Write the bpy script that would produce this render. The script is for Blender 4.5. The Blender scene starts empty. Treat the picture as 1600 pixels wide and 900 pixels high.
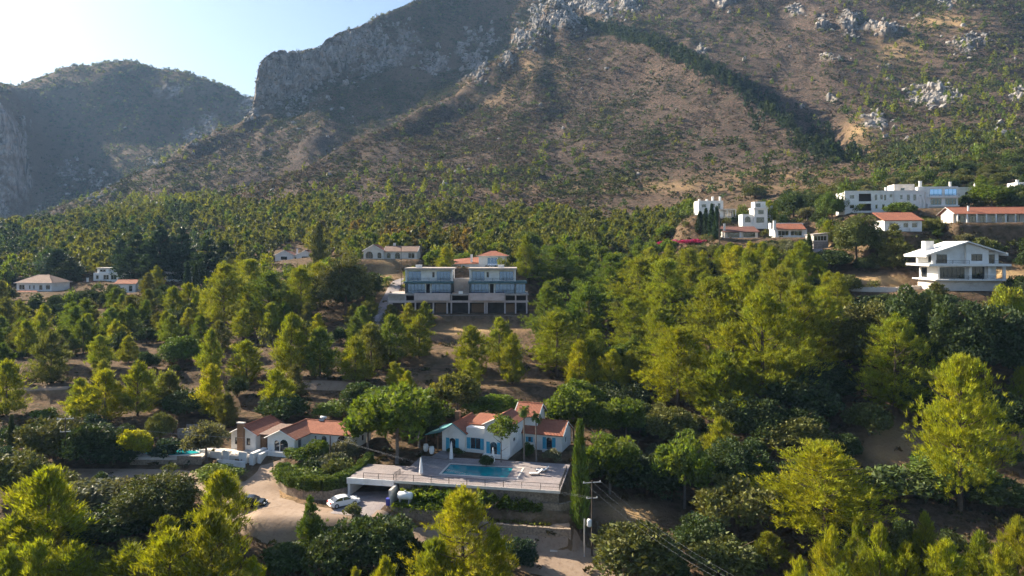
import bpy, math, random
import numpy as np
from mathutils import Vector, Matrix

# ------------------------------------------------------------------ camera, sky, sun, exposure
F = 1142.0            # focal length in photo pixels (1600 wide)
HZ = 385.0            # photo row of the horizon
SUN_AZ = math.radians(61)      # degrees to the left of the viewing direction
SUN_EL = math.radians(30)
scene = bpy.context.scene
COL = scene.collection
cam_data = bpy.data.cameras.new("camera")
cam_data.sensor_width = 36.0
cam_data.lens = 36.0 * F / 1600.0
cam_data.shift_y = -(450 - HZ) / 1600.0
cam_data.clip_start = 0.5
cam_data.clip_end = 9000
cam = bpy.data.objects.new("camera", cam_data)
COL.objects.link(cam)
cam.rotation_euler = (math.radians(90), 0, 0)
scene.camera = cam

world = bpy.data.worlds.new("World")
scene.world = world
world.use_nodes = True
wt = world.node_tree
bg = wt.nodes["Background"]
sky = wt.nodes.new("ShaderNodeTexSky")
sky.sky_type = 'NISHITA'
sky.sun_disc = False
sky.sun_elevation = SUN_EL
sky.sun_rotation = -SUN_AZ
sky.altitude = 100
sky.air_density = 1.0
sky.dust_density = 1.4
sky.ozone_density = 2.2
wt.links.new(sky.outputs[0], bg.inputs[0])
bg.inputs[1].default_value = 0.066

sun_l = bpy.data.lights.new("sun", 'SUN')
sun_l.energy = 5.0
sun_l.angle = math.radians(0.6)
sun_l.color = (1.0, 0.87, 0.67)
sun = bpy.data.objects.new("sun", sun_l)
COL.objects.link(sun)
to_sun = Vector((-math.sin(SUN_AZ) * math.cos(SUN_EL), math.cos(SUN_AZ) * math.cos(SUN_EL), math.sin(SUN_EL)))
sun.rotation_euler = to_sun.to_track_quat('Z', 'Y').to_euler()

scene.view_settings.view_transform = 'Standard'
scene.view_settings.look = 'None'
scene.view_settings.exposure = 1.5
scene.view_settings.gamma = 1.0
scene.view_settings.use_curve_mapping = False
scene.cycles.max_bounces = 4
scene.cycles.diffuse_bounces = 2
scene.cycles.use_adaptive_sampling = True
scene.cycles.adaptive_threshold = 0.025
scene.cycles.transmission_bounces = 3
scene.cycles.use_light_tree = False
scene.cycles.transparent_max_bounces = 6
scene.cycles.volume_bounces = 0

rng = np.random.default_rng(7)
random.seed(7)

# ------------------------------------------------------------------ numeric helpers
def _hash(ix, iy, s):
    n = (ix.astype(np.int64) * 374761393 + iy.astype(np.int64) * 668265263 + s * 1442695041) & 0xffffffff
    n = ((n ^ (n >> 13)) * 1274126177) & 0xffffffff
    n = n ^ (n >> 16)
    return (n & 0xffffff) / float(0xffffff)

def vnoise(x, y, s=0):
    x = np.asarray(x, float); y = np.asarray(y, float)
    ix = np.floor(x); iy = np.floor(y)
    fx = x - ix; fy = y - iy
    fx = fx * fx * fx * (fx * (fx * 6 - 15) + 10); fy = fy * fy * fy * (fy * (fy * 6 - 15) + 10)
    a = _hash(ix, iy, s); b = _hash(ix + 1, iy, s); c = _hash(ix, iy + 1, s); d = _hash(ix + 1, iy + 1, s)
    return (a + (b - a) * fx) * (1 - fy) + (c + (d - c) * fx) * fy

def fbm(x, y, o=4, s=0):
    v = 0; a = .5; t = 0
    for k in range(o):
        v = v + a * vnoise(x * 2 ** k, y * 2 ** k, s + k * 17); t += a; a *= .5
    return v / t * 2 - 1

def ridged(x, y, o=4, s=0):
    v = 0; a = .5; t = 0
    for k in range(o):
        v = v + a * (1 - np.abs(vnoise(x * 2 ** k, y * 2 ** k, s + k * 17) * 2 - 1)); t += a; a *= .5
    return v / t

def smooth(a, b, x):
    t = np.clip((x - a) / (b - a), 0, 1)
    return t * t * (3 - 2 * t)

def pchip(xq, xk, yk):
    xk = np.asarray(xk, float); yk = np.asarray(yk, float)
    h = np.diff(xk); d = np.diff(yk) / h
    m = np.zeros(len(xk))
    for i in range(1, len(xk) - 1):
        if d[i - 1] * d[i] > 0:
            w1 = 2 * h[i] + h[i - 1]; w2 = h[i] + 2 * h[i - 1]
            m[i] = (w1 + w2) / (w1 / d[i - 1] + w2 / d[i])
    m[0] = d[0] * 0; m[-1] = 0
    xq = np.clip(xq, xk[0], xk[-1])
    i = np.clip(np.searchsorted(xk, xq, side='right') - 1, 0, len(h) - 1)
    t = (xq - xk[i]) / h[i]
    return ((2 * t ** 3 - 3 * t ** 2 + 1) * yk[i] + (t ** 3 - 2 * t ** 2 + t) * h[i] * m[i]
            + (-2 * t ** 3 + 3 * t ** 2) * yk[i + 1] + (t ** 3 - t ** 2) * h[i] * m[i + 1])

# ------------------------------------------------------------------ the lie of the land
# break lines of the valley side: at bearing c (photo column) the distance and height of each
NEAR_D = [12, 60, 85, 100, 110, 125, 140, 160, 185, 211, 250, 300, 350]
NEAR_C = [-1600, -100, 350, 700, 1000, 1300, 1550, 1800, 3300]
NEAR_Z = {
    -1600: [-50, -47, -45, -42, -39.5, -37, -35, -31.5, -29, -26.5, -22.5, -18, -12],
    -100: [-50, -47, -45.5, -42.5, -39.5, -37, -35, -31.5, -29, -26.5, -22.5, -18, -12],
    350: [-50, -47, -45, -40.8, -38.2, -36.6, -33.8, -30.5, -26.5, -23, -17, -11, -6],
    700: [-51, -48, -46, -42.5, -39, -36, -32.5, -29, -24.8, -21, -13, -3, 4],
    1000: [-51, -48, -46, -42.8, -41, -38, -34.5, -30, -24.5, -19.5, -11, -2, 7],
    1300: [-52, -49, -47, -44, -42, -37.5, -32, -24.5, -15.5, -6, 6, 17, 27],
    1550: [-52, -49, -47, -44, -41, -35, -28, -19, -11, 0, 13, 27, 43],
    1800: [-52, -49, -46, -42, -38, -31, -24, -15, -7, 4, 17, 32, 48],
    3300: [-52, -49, -46, -42, -38, -31, -24, -15, -7, 4, 17, 32, 48]}
FAR = [  # (bearing, distance, photo row the line would show at)
    [(-1600, 600, 352), (0, 620, 352), (100, 600, 345), (200, 580, 331), (300, 560, 322), (400, 540, 312), (500, 520, 306), (600, 500, 304),
     (800, 450, 318), (1000, 420, 322), (1100, 405, 312), (1200, 400, 297), (1300, 400, 272), (1400, 400, 262), (1550, 400, 232), (1800, 400, 215), (3300, 400, 215)],
    [(-1600, 700, 350), (0, 690, 352), (100, 670, 341), (200, 650, 327), (300, 620, 317), (380, 600, 300), (458, 610, 272), (505, 640, 247), (574, 700, 216),
     (646, 780, 184), (708, 850, 153), (749, 900, 122), (802, 950, 91), (842, 990, 50), (870, 1020, 12), (900, 1000, 25), (930, 960, 42), (1000, 860, 68),
     (1100, 720, 115), (1200, 590, 178), (1300, 480, 243), (1340, 450, 258), (1400, 450, 245), (1600, 450, 205), (1800, 450, 190), (3300, 450, 190)],
    [(-1600, 770, 360), (0, 760, 360), (100, 740, 350), (200, 720, 328), (300, 700, 318), (400, 695, 316), (458, 700, 300), (505, 735, 285), (574, 795, 255),
     (646, 875, 225), (708, 945, 195), (749, 990, 165), (802, 1035, 130), (842, 1065, 85), (870, 1090, 38), (900, 1060, 38), (930, 1005, 50), (1000, 905, 82),
     (1100, 770, 134), (1200, 640, 200), (1300, 520, 262), (1340, 480, 262), (1400, 485, 232), (1600, 485, 190), (1800, 485, 180), (3300, 485, 180)],
    [(-1600, 860, 360), (0, 860, 354), (60, 850, 337), (128, 840, 313), (181, 850, 289), (256, 890, 257), (288, 920, 231), (333, 960, 207), (373, 1000, 191),
     (400, 1035, 178), (450, 1080, 163), (500, 1110, 135), (560, 1150, 114), (640, 1180, 102), (700, 1180, 108), (760, 1190, 92), (830, 1220, 20), (870, 1240, -10),
     (900, 1210, 0), (930, 1150, 15), (1000, 1050, 30), (1100, 950, 50), (1200, 850, 80), (1300, 720, 120), (1400, 660, 150), (1600, 640, 120), (1800, 640, 110), (3300, 640, 110)],
    [(-1600, 960, 375), (0, 950, 372), (128, 930, 345), (200, 950, 322), (256, 990, 296), (333, 1060, 246), (385, 1080, 212), (400, 1076, 185), (408, 1076, 106), (420, 1085, 92),
     (440, 1100, 86), (495, 1120, 82), (510, 1150, 62), (545, 1180, 48), (590, 1230, 30), (640, 1270, 12), (680, 1300, 0), (760, 1340, -35), (870, 1380, -70),
     (1000, 1300, -80), (1200, 1200, -60), (1400, 1050, -40), (1600, 1000, -60), (3300, 1000, -60)],
    [(-1600, 1080, 350), (0, 1150, 362), (128, 1150, 343), (200, 1150, 322), (300, 1180, 285), (385, 1250, 222), (410, 1300, 215), (440, 1300, 180), (600, 1500, 120),
     (870, 1700, 20), (1600, 1300, 0), (3300, 1300, 0)],
    [(-1600, 1200, 120), (-20, 1200, 152), (10, 1225, 172), (30, 1265, 215), (50, 1330, 262), (100, 1400, 246), (200, 1420, 230), (300, 1440, 222), (400, 1460, 212),
     (500, 1600, 200), (870, 1850, 100), (1600, 1500, 50), (3300, 1500, 50)],
    [(-1600, 1650, 160), (0, 1650, 152), (20, 1650, 147), (60, 1680, 127), (110, 1700, 110), (160, 1700, 103), (200, 1720, 101), (250, 1720, 112), (300, 1720, 124),
     (350, 1720, 140), (385, 1720, 157), (400, 1720, 156), (500, 1750, 180), (870, 1980, 120), (1600, 1700, 60), (3300, 1700, 60)],
    [(-1600, 2150, 240), (0, 2150, 230), (400, 2150, 240), (870, 2250, 200), (1600, 2100, 150), (3300, 2100, 150)],
    [(-1600, 2800, 120), (0, 2800, 133), (20, 2800, 137), (36, 2800, 142), (60, 2850, 165), (200, 2850, 200), (900, 2850, 200), (1600, 2800, 180), (3300, 2800, 180)],
    [(-1600, 3600, 200), (3300, 3600, 200)]]
CG = np.arange(-1600, 3301, 2.0)
def _blur(v, w):
    k = np.exp(-.5 * (np.arange(-3 * w, 3 * w + 1, 2) / w) ** 2); k /= k.sum()
    n = len(k) // 2
    return np.convolve(np.concatenate([np.full(n, v[0]), v, np.full(n, v[-1])]), k, 'valid')
_L = [(pchip(CG, [q[0] for q in l], [q[1] for q in l]), pchip(CG, [q[0] for q in l], [q[2] for q in l])) for l in FAR]
FAR2 = []
for _i, _l in enumerate(_L):
    FAR2.append(_l)
    if _i in (0, 2):      # open faces: fill in gently rounded lines between foot and crest
        for _t, _w in ((.45, 70), (.8, 26)):
            _n = _L[_i + 1]
            FAR2.append((_l[0] + (_n[0] - _l[0]) * _t, _blur(_l[1] + (_n[1] - _l[1]) * (_t ** 1.05), _w)))
NL = len(NEAR_D) + len(FAR2)

def breaklines(c):
    D = []; Z = []
    nz = np.array([NEAR_Z[k] for k in NEAR_C], float)
    for j, d in enumerate(NEAR_D):
        D.append(np.full_like(c, d)); Z.append(pchip(c, NEAR_C, nz[:, j]))
    for li in range(len(FAR2)):
        d = np.interp(c, CG, FAR2[li][0]); r = np.interp(c, CG, FAR2[li][1])
        D.append(d); Z.append((HZ - r) / F * d)
    return np.array(D), np.array(Z)

PADS = []   # (x, y, yaw, x0, x1, y0, y1, z, falloff): levelled building plots

def hbase(x, y):
    """Height of the land at (x, y), arrays."""
    x = np.asarray(x, float); y = np.maximum(np.asarray(y, float), 12.01)
    shp = x.shape; x = x.ravel(); y = y.ravel()
    c = np.clip(800 + F * x / y, -1600, 3300)
    wz = smooth(430, 560, y)
    c = c + wz * (fbm(y / 70, c / 160, 3, 91) * 16 + fbm(y / 22, c / 60, 2, 92) * 5)
    D, Z = breaklines(c)
    S = np.diff(Z, axis=0) / np.maximum(np.diff(D, axis=0), 1e-3)
    M = np.zeros_like(Z)
    p = S[:-1] * S[1:]
    M[1:-1] = np.where(p > 0, 2 * S[:-1] * S[1:] / np.where(np.abs(S[:-1] + S[1:]) < 1e-9, 1, S[:-1] + S[1:]), 0)
    M[0] = S[0]
    j = np.clip((D <= y).sum(0) - 1, 0, NL - 2)
    k = np.arange(len(y))
    h = np.maximum(D[j + 1, k] - D[j, k], 1e-3); t = np.clip((y - D[j, k]) / h, 0, 1)
    z = ((2 * t ** 3 - 3 * t ** 2 + 1) * Z[j, k] + (t ** 3 - 2 * t ** 2 + t) * h * M[j, k]
         + (-2 * t ** 3 + 3 * t ** 2) * Z[j + 1, k] + (t ** 3 - t ** 2) * h * M[j + 1, k])
    # old terraces on the slope above the houses
    tz = smooth(128, 140, y) * (1 - smooth(200, 230, y)) * (1 - smooth(1050, 1200, c))
    step = 2.6
    q = z + fbm(x / 40, y / 40, 2, 5) * 1.5
    fr = q / step - np.floor(q / step)
    z = z + tz * step * (smooth(.62, .98, fr) - fr) * .8
    # roughness, growing with distance into the mountains
    z = z + fbm(x / 14, y / 14, 3, 11) * .35 * smooth(85, 130, y)
    mz = smooth(360, 520, y)
    z = z + mz * (fbm(x / 90, y / 90, 4, 21) * 8 * smooth(420, 800, y) + (ridged(x / 75 + .3 * z / 60 + fbm(x / 80, y / 80, 2, 33) * .4, y / 240, 4, 31) - .5) * (5 + 13 * smooth(560, 900, y)) * smooth(430, 700, y) + fbm(x / 17, y / 17, 3, 35) * 2.2)
    return z.reshape(shp)

def hground(x, y):
    x = np.asarray(x, float); y = np.asarray(y, float)
    z = hbase(x, y)
    for (px, py, yaw, x0, x1, y0, y1, pz, fo) in PADS:
        cs, sn = math.cos(yaw), math.sin(yaw)
        lx = (x - px) * cs + (y - py) * sn; ly = -(x - px) * sn + (y - py) * cs
        dx = np.maximum(np.maximum(x0 - lx, lx - x1), 0); dy = np.maximum(np.maximum(y0 - ly, ly - y1), 0)
        w = 1 - smooth(0, fo, np.hypot(dx, dy))
        z = z * (1 - w) + pz * w
    return z

def hz1(x, y):
    return float(hground(np.array([x]), np.array([y]))[0])

def at(px, py, Y):
    """Point at distance Y that the photograph shows at (px, py)."""
    return Vector(((px - 800) / F * Y, Y, (HZ - py) / F * Y))

_DD = np.concatenate([np.arange(70, 260, .5), np.arange(260, 1200, 2.0)])
def ground(px, py, dmin=70, dmax=900):
    """Where the line of sight through (px, py) first meets the land."""
    d = _DD[(_DD >= dmin) & (_DD <= dmax)]
    z = hground((px - 800) / F * d, d)
    hit = np.nonzero(z >= (HZ - py) / F * d)[0]
    k = hit[0] if len(hit) else len(d) - 1
    return Vector(((px - 800) / F * d[k], d[k], z[k]))

# ------------------------------------------------------------------ mesh and material helpers
def link(o, parent=None):
    COL.objects.link(o)
    if parent: o.parent = parent
    return o

def tag(o, label=None, cat=None, group=None, kind=None):
    if label: o["label"] = label
    if cat: o["category"] = cat
    if group: o["group"] = group
    if kind: o["kind"] = kind
    return o

def empty(name, loc, rz=0.0, label=None, cat=None, group=None):
    o = bpy.data.objects.new(name, None)
    o.empty_display_size = .5
    o.location = loc; o.rotation_euler = (0, 0, rz)
    link(o)
    return tag(o, label, cat, group)

def np_mesh(name, V, T, mat, tint=None, smooth_=False):
    """Triangle mesh from arrays."""
    V = np.asarray(V, np.float32); T = np.asarray(T, np.int32)
    me = bpy.data.meshes.new(name)
    me.vertices.add(len(V)); me.vertices.foreach_set("co", V.ravel())
    n = T.shape[1]
    me.loops.add(T.size); me.loops.foreach_set("vertex_index", T.ravel())
    me.polygons.add(len(T))
    me.polygons.foreach_set("loop_start", np.arange(0, T.size, n, dtype=np.int32))
    me.polygons.foreach_set("loop_total", np.full(len(T), n, np.int32))
    if smooth_:
        me.polygons.foreach_set("use_smooth", np.ones(len(T), bool))
    if tint is not None:
        a = me.attributes.new("tint", 'FLOAT_COLOR', 'POINT')
        a.data.foreach_set("color", np.asarray(tint, np.float32).ravel())
    me.materials.append(mat)
    me.update(calc_edges=True)
    return me

class MB:
    """Collects faces, links them as one mesh object."""
    def __init__(s): s.v = []; s.f = []
    def poly(s, pts):
        b = len(s.v); s.v += [tuple(p) for p in pts]; s.f.append(tuple(range(b, b + len(pts)))); return s
    def box(s, x0, x1, y0, y1, z0, z1):
        b = len(s.v)
        s.v += [(x0, y0, z0), (x1, y0, z0), (x1, y1, z0), (x0, y1, z0), (x0, y0, z1), (x1, y0, z1), (x1, y1, z1), (x0, y1, z1)]
        s.f += [tuple(b + i for i in q) for q in ((0, 3, 2, 1), (4, 5, 6, 7), (0, 1, 5, 4), (1, 2, 6, 5), (2, 3, 7, 6), (3, 0, 4, 7))]
        return s
    def slab(s, pts, th):
        """Plate with the given top outline, th thick downwards."""
        n = len(pts); b = len(s.v)
        s.v += [tuple(p) for p in pts] + [(p[0], p[1], p[2] - th) for p in pts]
        s.f.append(tuple(b + i for i in range(n))); s.f.append(tuple(b + n + i for i in reversed(range(n))))
        for i in range(n):
            j = (i + 1) % n
            s.f.append((b + i, b + n + i, b + n + j, b + j))
        return s
    def tube(s, pts, r, n=6, cap=True):
        rs = r if isinstance(r, (list, tuple)) else [r] * len(pts)
        P = [Vector(p) for p in pts]; b = len(s.v)
        for i, p in enumerate(P):
            d = (P[min(i + 1, len(P) - 1)] - P[max(i - 1, 0)]).normalized()
            a = d.cross(Vector((0, 0, 1)) if abs(d.z) < .9 else Vector((1, 0, 0))).normalized(); c = d.cross(a)
            for k in range(n):
                t = 2 * math.pi * k / n
                s.v.append(tuple(p + (a * math.cos(t) + c * math.sin(t)) * rs[i]))
        for i in range(len(P) - 1):
            for k in range(n):
                q = (k + 1) % n
                s.f.append((b + i * n + k, b + i * n + q, b + (i + 1) * n + q, b + (i + 1) * n + k))
        if cap:
            s.f.append(tuple(b + k for k in reversed(range(n)))); s.f.append(tuple(b + (len(P) - 1) * n + k for k in range(n)))
        return s
    def lathe(s, prof, n=12, c=(0, 0, 0)):
        b = len(s.v)
        for (r, z) in prof:
            for k in range(n):
                t = 2 * math.pi * k / n
                s.v.append((c[0] + r * math.cos(t), c[1] + r * math.sin(t), c[2] + z))
        for i in range(len(prof) - 1):
            for k in range(n):
                q = (k + 1) % n
                s.f.append((b + i * n + k, b + i * n + q, b + (i + 1) * n + q, b + (i + 1) * n + k))
        return s
    def build(s, name, mat, parent=None, smooth_=False):
        me = bpy.data.meshes.new(name)
        me.from_pydata(s.v, [], s.f)
        me.materials.append(mat)
        if smooth_:
            me.polygons.foreach_set("use_smooth", np.ones(len(me.polygons), bool))
        me.update()
        return link(bpy.data.objects.new(name, me), parent)

class NT:
    def __init__(s, mat):
        s.t = mat.node_tree; s.N = s.t.nodes; s.L = s.t.links
    def n(s, typ, **kw):
        o = s.N.new(typ)
        for k, v in kw.items():
            if k.startswith("i_"):
                key = k[2:]
                o.inputs[int(key) if key.isdigit() else key].default_value = v
            else: setattr(o, k, v)
        return o
    def l(s, a, b): s.L.new(a, b)
    def mixc(s, fac, a, b, mode='MIX'):
        m = s.N.new("ShaderNodeMix"); m.data_type = 'RGBA'; m.blend_type = mode
        for sock, v in ((m.inputs[0], fac), (m.inputs[6], a), (m.inputs[7], b)):
            if hasattr(v, "node"): s.L.new(v, sock)
            elif isinstance(v, (int, float)): sock.default_value = v
            else: sock.default_value = (*v, 1)[:4]
        return m.outputs[2]
    def ramp(s, fac, a, b):
        r = s.N.new("ShaderNodeMapRange"); r.inputs[1].default_value = a; r.inputs[2].default_value = b
        s.L.new(fac, r.inputs[0]); return r.outputs[0]
    def noise(s, scale, detail=4, rough=.55, vec=None):
        t = s.N.new("ShaderNodeTexNoise"); t.inputs["Scale"].default_value = scale
        t.inputs["Detail"].default_value = detail; t.inputs["Roughness"].default_value = rough
        if vec is not None: s.L.new(vec, t.inputs["Vector"])
        return t.outputs[0]

def new_mat(name):
    m = bpy.data.materials.new(name); m.use_nodes = True
    t = NT(m); b = m.node_tree.nodes["Principled BSDF"]
    return m, t, b

def mat_plain(name, col, rough=.8, var=.15, scale=1.5, bump=.0, metal=0.0, dirt=None):
    m, t, b = new_mat(name)
    tc = t.n("ShaderNodeTexCoord").outputs["Object"]
    nz = t.noise(scale, 5, .6, tc)
    lo = tuple(c * (1 - var) for c in col); hi = tuple(min(1, c * (1 + var)) for c in col)
    c = t.mixc(t.ramp(nz, .3, .7), lo, hi)
    if dirt:
        n2 = t.noise(.5, 6, .7, tc)
        c = t.mixc(t.ramp(n2, .5, .75), c, dirt)
    t.l(c, b.inputs["Base Color"])
    b.inputs["Roughness"].default_value = rough; b.inputs["Metallic"].default_value = metal
    if bump:
        bp = t.n("ShaderNodeBump", i_Strength=bump, i_Distance=.05)
        t.l(t.noise(scale * 8, 4, .6, tc), bp.inputs["Height"]); t.l(bp.outputs[0], b.inputs["Normal"])
    return m

def mat_tiles(name, col, col2):
    """Barrel tiles: rows of rounded ribs running down the slope."""
    m, t, b = new_mat(name)
    tc = t.n("ShaderNodeTexCoord").outputs["Object"]
    n1 = t.noise(.9, 5, .7, tc); n2 = t.noise(7, 2, .5, tc)
    c = t.mixc(t.ramp(n1, .3, .7), col, col2)
    c = t.mixc(t.ramp(n2, .35, .75), c, tuple(x * .6 for x in col2))
    t.l(c, b.inputs["Base Color"]); b.inputs["Roughness"].default_value = .85
    w1 = t.n("ShaderNodeTexWave", bands_direction='X'); w1.inputs["Scale"].default_value = 1.25; w1.inputs["Distortion"].default_value = .4
    w2 = t.n("ShaderNodeTexWave", bands_direction='Y'); w2.inputs["Scale"].default_value = 1.25; w2.inputs["Distortion"].default_value = .4
    t.l(tc, w1.inputs["Vector"]); t.l(tc, w2.inputs["Vector"])
    ad = t.n("ShaderNodeMath", operation='ADD'); t.l(w1.outputs[1], ad.inputs[0]); t.l(w2.outputs[1], ad.inputs[1])
    bp = t.n("ShaderNodeBump", i_Strength=.7, i_Distance=.08); t.l(ad.outputs[0], bp.inputs["Height"]); t.l(bp.outputs[0], b.inputs["Normal"])
    return m

def mat_glass(name, col, rough=.06, metal=0.0):
    m, t, b = new_mat(name)
    b.inputs["Base Color"].default_value = (*col, 1); b.inputs["Roughness"].default_value = rough
    b.inputs["Metallic"].default_value = metal; b.inputs["IOR"].default_value = 1.7; b.inputs["Specular IOR Level"].default_value = .9
    tc = t.n("ShaderNodeTexCoord").outputs["Object"]
    bp = t.n("ShaderNodeBump", i_Strength=.02, i_Distance=.02); t.l(t.noise(1.2, 2, .5, tc), bp.inputs["Height"]); t.l(bp.outputs[0], b.inputs["Normal"])
    return m

def mat_leaf(name, source, trans=.35, rough=.6):
    """Foliage; colour from the object's own tint or from a per-plant attribute, varied leaf by leaf."""
    m, t, b = new_mat(name)
    if source == 'object':
        col = t.n("ShaderNodeObjectInfo").outputs["Color"]
    else:
        col = t.n("ShaderNodeAttribute", attribute_name="tint").outputs["Color"]
    geo = t.n("ShaderNodeNewGeometry")
    hs = t.n("ShaderNodeHueSaturation")
    t.l(col, hs.inputs["Color"])
    v = t.n("ShaderNodeMapRange"); v.inputs[3].default_value = .55; v.inputs[4].default_value = 1.45
    t.l(geo.outputs["Random Per Island"], v.inputs[0]); t.l(v.outputs[0], hs.inputs["Value"])
    h = t.n("ShaderNodeMapRange"); h.inputs[1].default_value = .3; h.inputs[2].default_value = .7; h.inputs[3].default_value = .475; h.inputs[4].default_value = .515
    t.l(t.noise(.35, 3, .6, geo.outputs["Position"]), h.inputs[0]); t.l(h.outputs[0], hs.inputs["Hue"])
    t.l(hs.outputs[0], b.inputs["Base Color"]); b.inputs["Roughness"].default_value = rough
    b.inputs["Specular IOR Level"].default_value = .25
    tr = t.n("ShaderNodeBsdfTranslucent")
    tm = t.mixc(1.0, hs.outputs[0], (1.25, 1.15, .45), 'MULTIPLY'); t.l(tm, tr.inputs[0])
    mx = t.n("ShaderNodeMixShader"); mx.inputs[0].default_value = trans
    t.l(b.outputs[0], mx.inputs[1]); t.l(tr.outputs[0], mx.inputs[2])
    t.l(mx.outputs[0], t.N["Material Output"].inputs[0])
    return m

M = {}
M['white'] = mat_plain("white_render", (.78, .77, .75), .85, .05, .6, .1, dirt=(.62, .59, .55))
M['offwhite'] = mat_plain("cream_render", (.66, .60, .54), .85, .08, .6, .1, dirt=(.5, .43, .37))
M['pinkwhite'] = mat_plain("pinkish_concrete", (.55, .45, .43), .85, .1, .8, .1, dirt=(.38, .31, .29))
M['concrete'] = mat_plain("concrete", (.40, .35, .32), .9, .15, .7, .2, dirt=(.27, .22, .19))
M['deck'] = mat_plain("pale_paving", (.30, .262, .262), .8, .14, .9, .1, dirt=(.36, .29, .27))
M['stone'] = mat_plain("field_stone", (.30, .23, .17), .95, .45, 3.5, .8, dirt=(.16, .12, .085))
M['stone_grey'] = mat_plain("grey_stone", (.30, .28, .27), .95, .45, 3.0, .8, dirt=(.17, .15, .14))
M['tile'] = mat_tiles("red_roof_tiles", (.44, .165, .09), (.33, .11, .062))
M['tile_dark'] = mat_tiles("weathered_roof_tiles", (.25, .10, .07), (.17, .07, .055))
M['tile_pale'] = mat_tiles("pale_roof_tiles", (.36, .24, .19), (.28, .18, .14))
M['wood'] = mat_plain("brown_wood", (.17, .09, .045), .7, .3, 2, .2)
M['pole'] = mat_plain("weathered_pole_wood", (.075, .055, .04), .85, .3, 2, .2)
M['blue'] = mat_plain("blue_paint", (.03, .32, .50), .55, .15, 2)
M['tealdark'] = mat_plain("dark_teal_slab", (.05, .12, .14), .6, .15, 2)
M['teal'] = mat_plain("teal_paint", (.12, .33, .36), .6, .15, 2)
M['dark'] = mat_plain("dark_metal", (.03, .028, .028), .5, .2, 2)
M['frame_dark'] = mat_plain("anthracite_frame", (.035, .045, .055), .45, .1, 2)
M['galv'] = mat_plain("galvanised_steel", (.55, .55, .56), .4, .15, 3, metal=.5)
M['glass'] = mat_glass("dark_window_glass", (.02, .025, .03))
M['glass_skytint'] = mat_glass("sky_tinted_glass", (.30, .47, .80), .05, .9)  # blue of the reflected sky is put into the pane colour
M['interior'] = mat_plain("dim_interior", (.06, .045, .04), .9, .3, 1)  # dark base colour stands in for shade inside openings
M['brick'] = mat_plain("brown_brick_render", (.26, .15, .085), .9, .25, 4, .4)
M['cloth'] = mat_plain("white_canvas", (.80, .80, .80), .9, .05, 3)
M['rubber'] = mat_plain("tyre_rubber", (.02, .02, .02), .8, .1, 5)
M['carwhite'] = mat_plain("white_car_paint", (.80, .80, .80), .2, .02, 1)
M['carblack'] = mat_plain("black_car_paint", (.012, .012, .014), .15, .05, 1)
M['lamp'] = mat_plain("clear_lamp", (.7, .7, .7), .1, .05, 1)
M['lampred'] = mat_plain("red_lamp", (.4, .02, .02), .2, .05, 1)
M['bark'] = mat_plain("bark", (.11, .075, .05), .95, .4, 4, .5)
M['barkgrey'] = mat_plain("grey_bark", (.17, .14, .12), .95, .3, 4, .5)
M['leaf'] = mat_leaf("foliage", 'object', .48)
M['leaf_dense'] = mat_leaf("dense_foliage", 'object', .22)
M['leaf_far'] = mat_leaf("far_foliage", 'attr', .4)
M['leaf_dull'] = mat_leaf("scrub_foliage", 'attr', .15, .85)
M['redcrate'] = mat_plain("blue_plastic", (.05, .06, .35), .5, .1, 2)
_m, _t, _b = M['deck'], NT(M['deck']), M['deck'].node_tree.nodes["Principled BSDF"]
_br = _t.n("ShaderNodeTexBrick"); _br.inputs["Scale"].default_value = 1.0; _br.inputs["Brick Width"].default_value = 1.2; _br.inputs["Row Height"].default_value = .6; _br.inputs["Mortar Size"].default_value = .025
_br.inputs["Color1"].default_value = (1, 1, 1, 1); _br.inputs["Color2"].default_value = (.82, .80, .80, 1); _br.inputs["Mortar"].default_value = (.5, .46, .44, 1)
_t.l(_t.n("ShaderNodeTexCoord").outputs["Object"], _br.inputs["Vector"])
_src = _b.inputs["Base Color"].links[0].from_socket
_t.l(_t.mixc(.8, _src, _br.outputs[0], 'MULTIPLY'), _b.inputs["Base Color"])
m, t, b = new_mat("limestone_blocks")
_g = t.n("ShaderNodeNewGeometry").outputs["Position"]; _mp = t.n("ShaderNodeMapping"); _mp.inputs["Scale"].default_value = (1, 1, .3); t.l(_g, _mp.inputs["Vector"])
t.l(t.mixc(t.ramp(t.noise(.35, 6, .75, _mp.outputs[0]), .35, .65), (.11, .10, .092), (.43, .40, .375)), b.inputs["Base Color"]); b.inputs["Roughness"].default_value = 1
M['limestone'] = m
# pool water
m, t, b = new_mat("pool_water")
tc = t.n("ShaderNodeTexCoord").outputs["Object"]
t.l(t.mixc(t.ramp(t.noise(.35, 3, .6, tc), .35, .7), (.0, .15, .20), (.0, .30, .34)), b.inputs["Base Color"])
b.inputs["Roughness"].default_value = .03; b.inputs["IOR"].default_value = 1.33
bp = t.n("ShaderNodeBump", i_Strength=.12, i_Distance=.04); t.l(t.noise(1.6, 3, .5, tc), bp.inputs["Height"]); t.l(bp.outputs[0], b.inputs["Normal"])
M['water'] = m
m, t, b = new_mat("turquoise_water")
b.inputs["Base Color"].default_value = (.02, .40, .42, 1); b.inputs["Roughness"].default_value = .05
tc = t.n("ShaderNodeTexCoord").outputs["Object"]
bp = t.n("ShaderNodeBump", i_Strength=.12, i_Distance=.04); t.l(t.noise(1.6, 3, .5, tc), bp.inputs["Height"]); t.l(bp.outputs[0], b.inputs["Normal"])
M['turq'] = m
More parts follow.
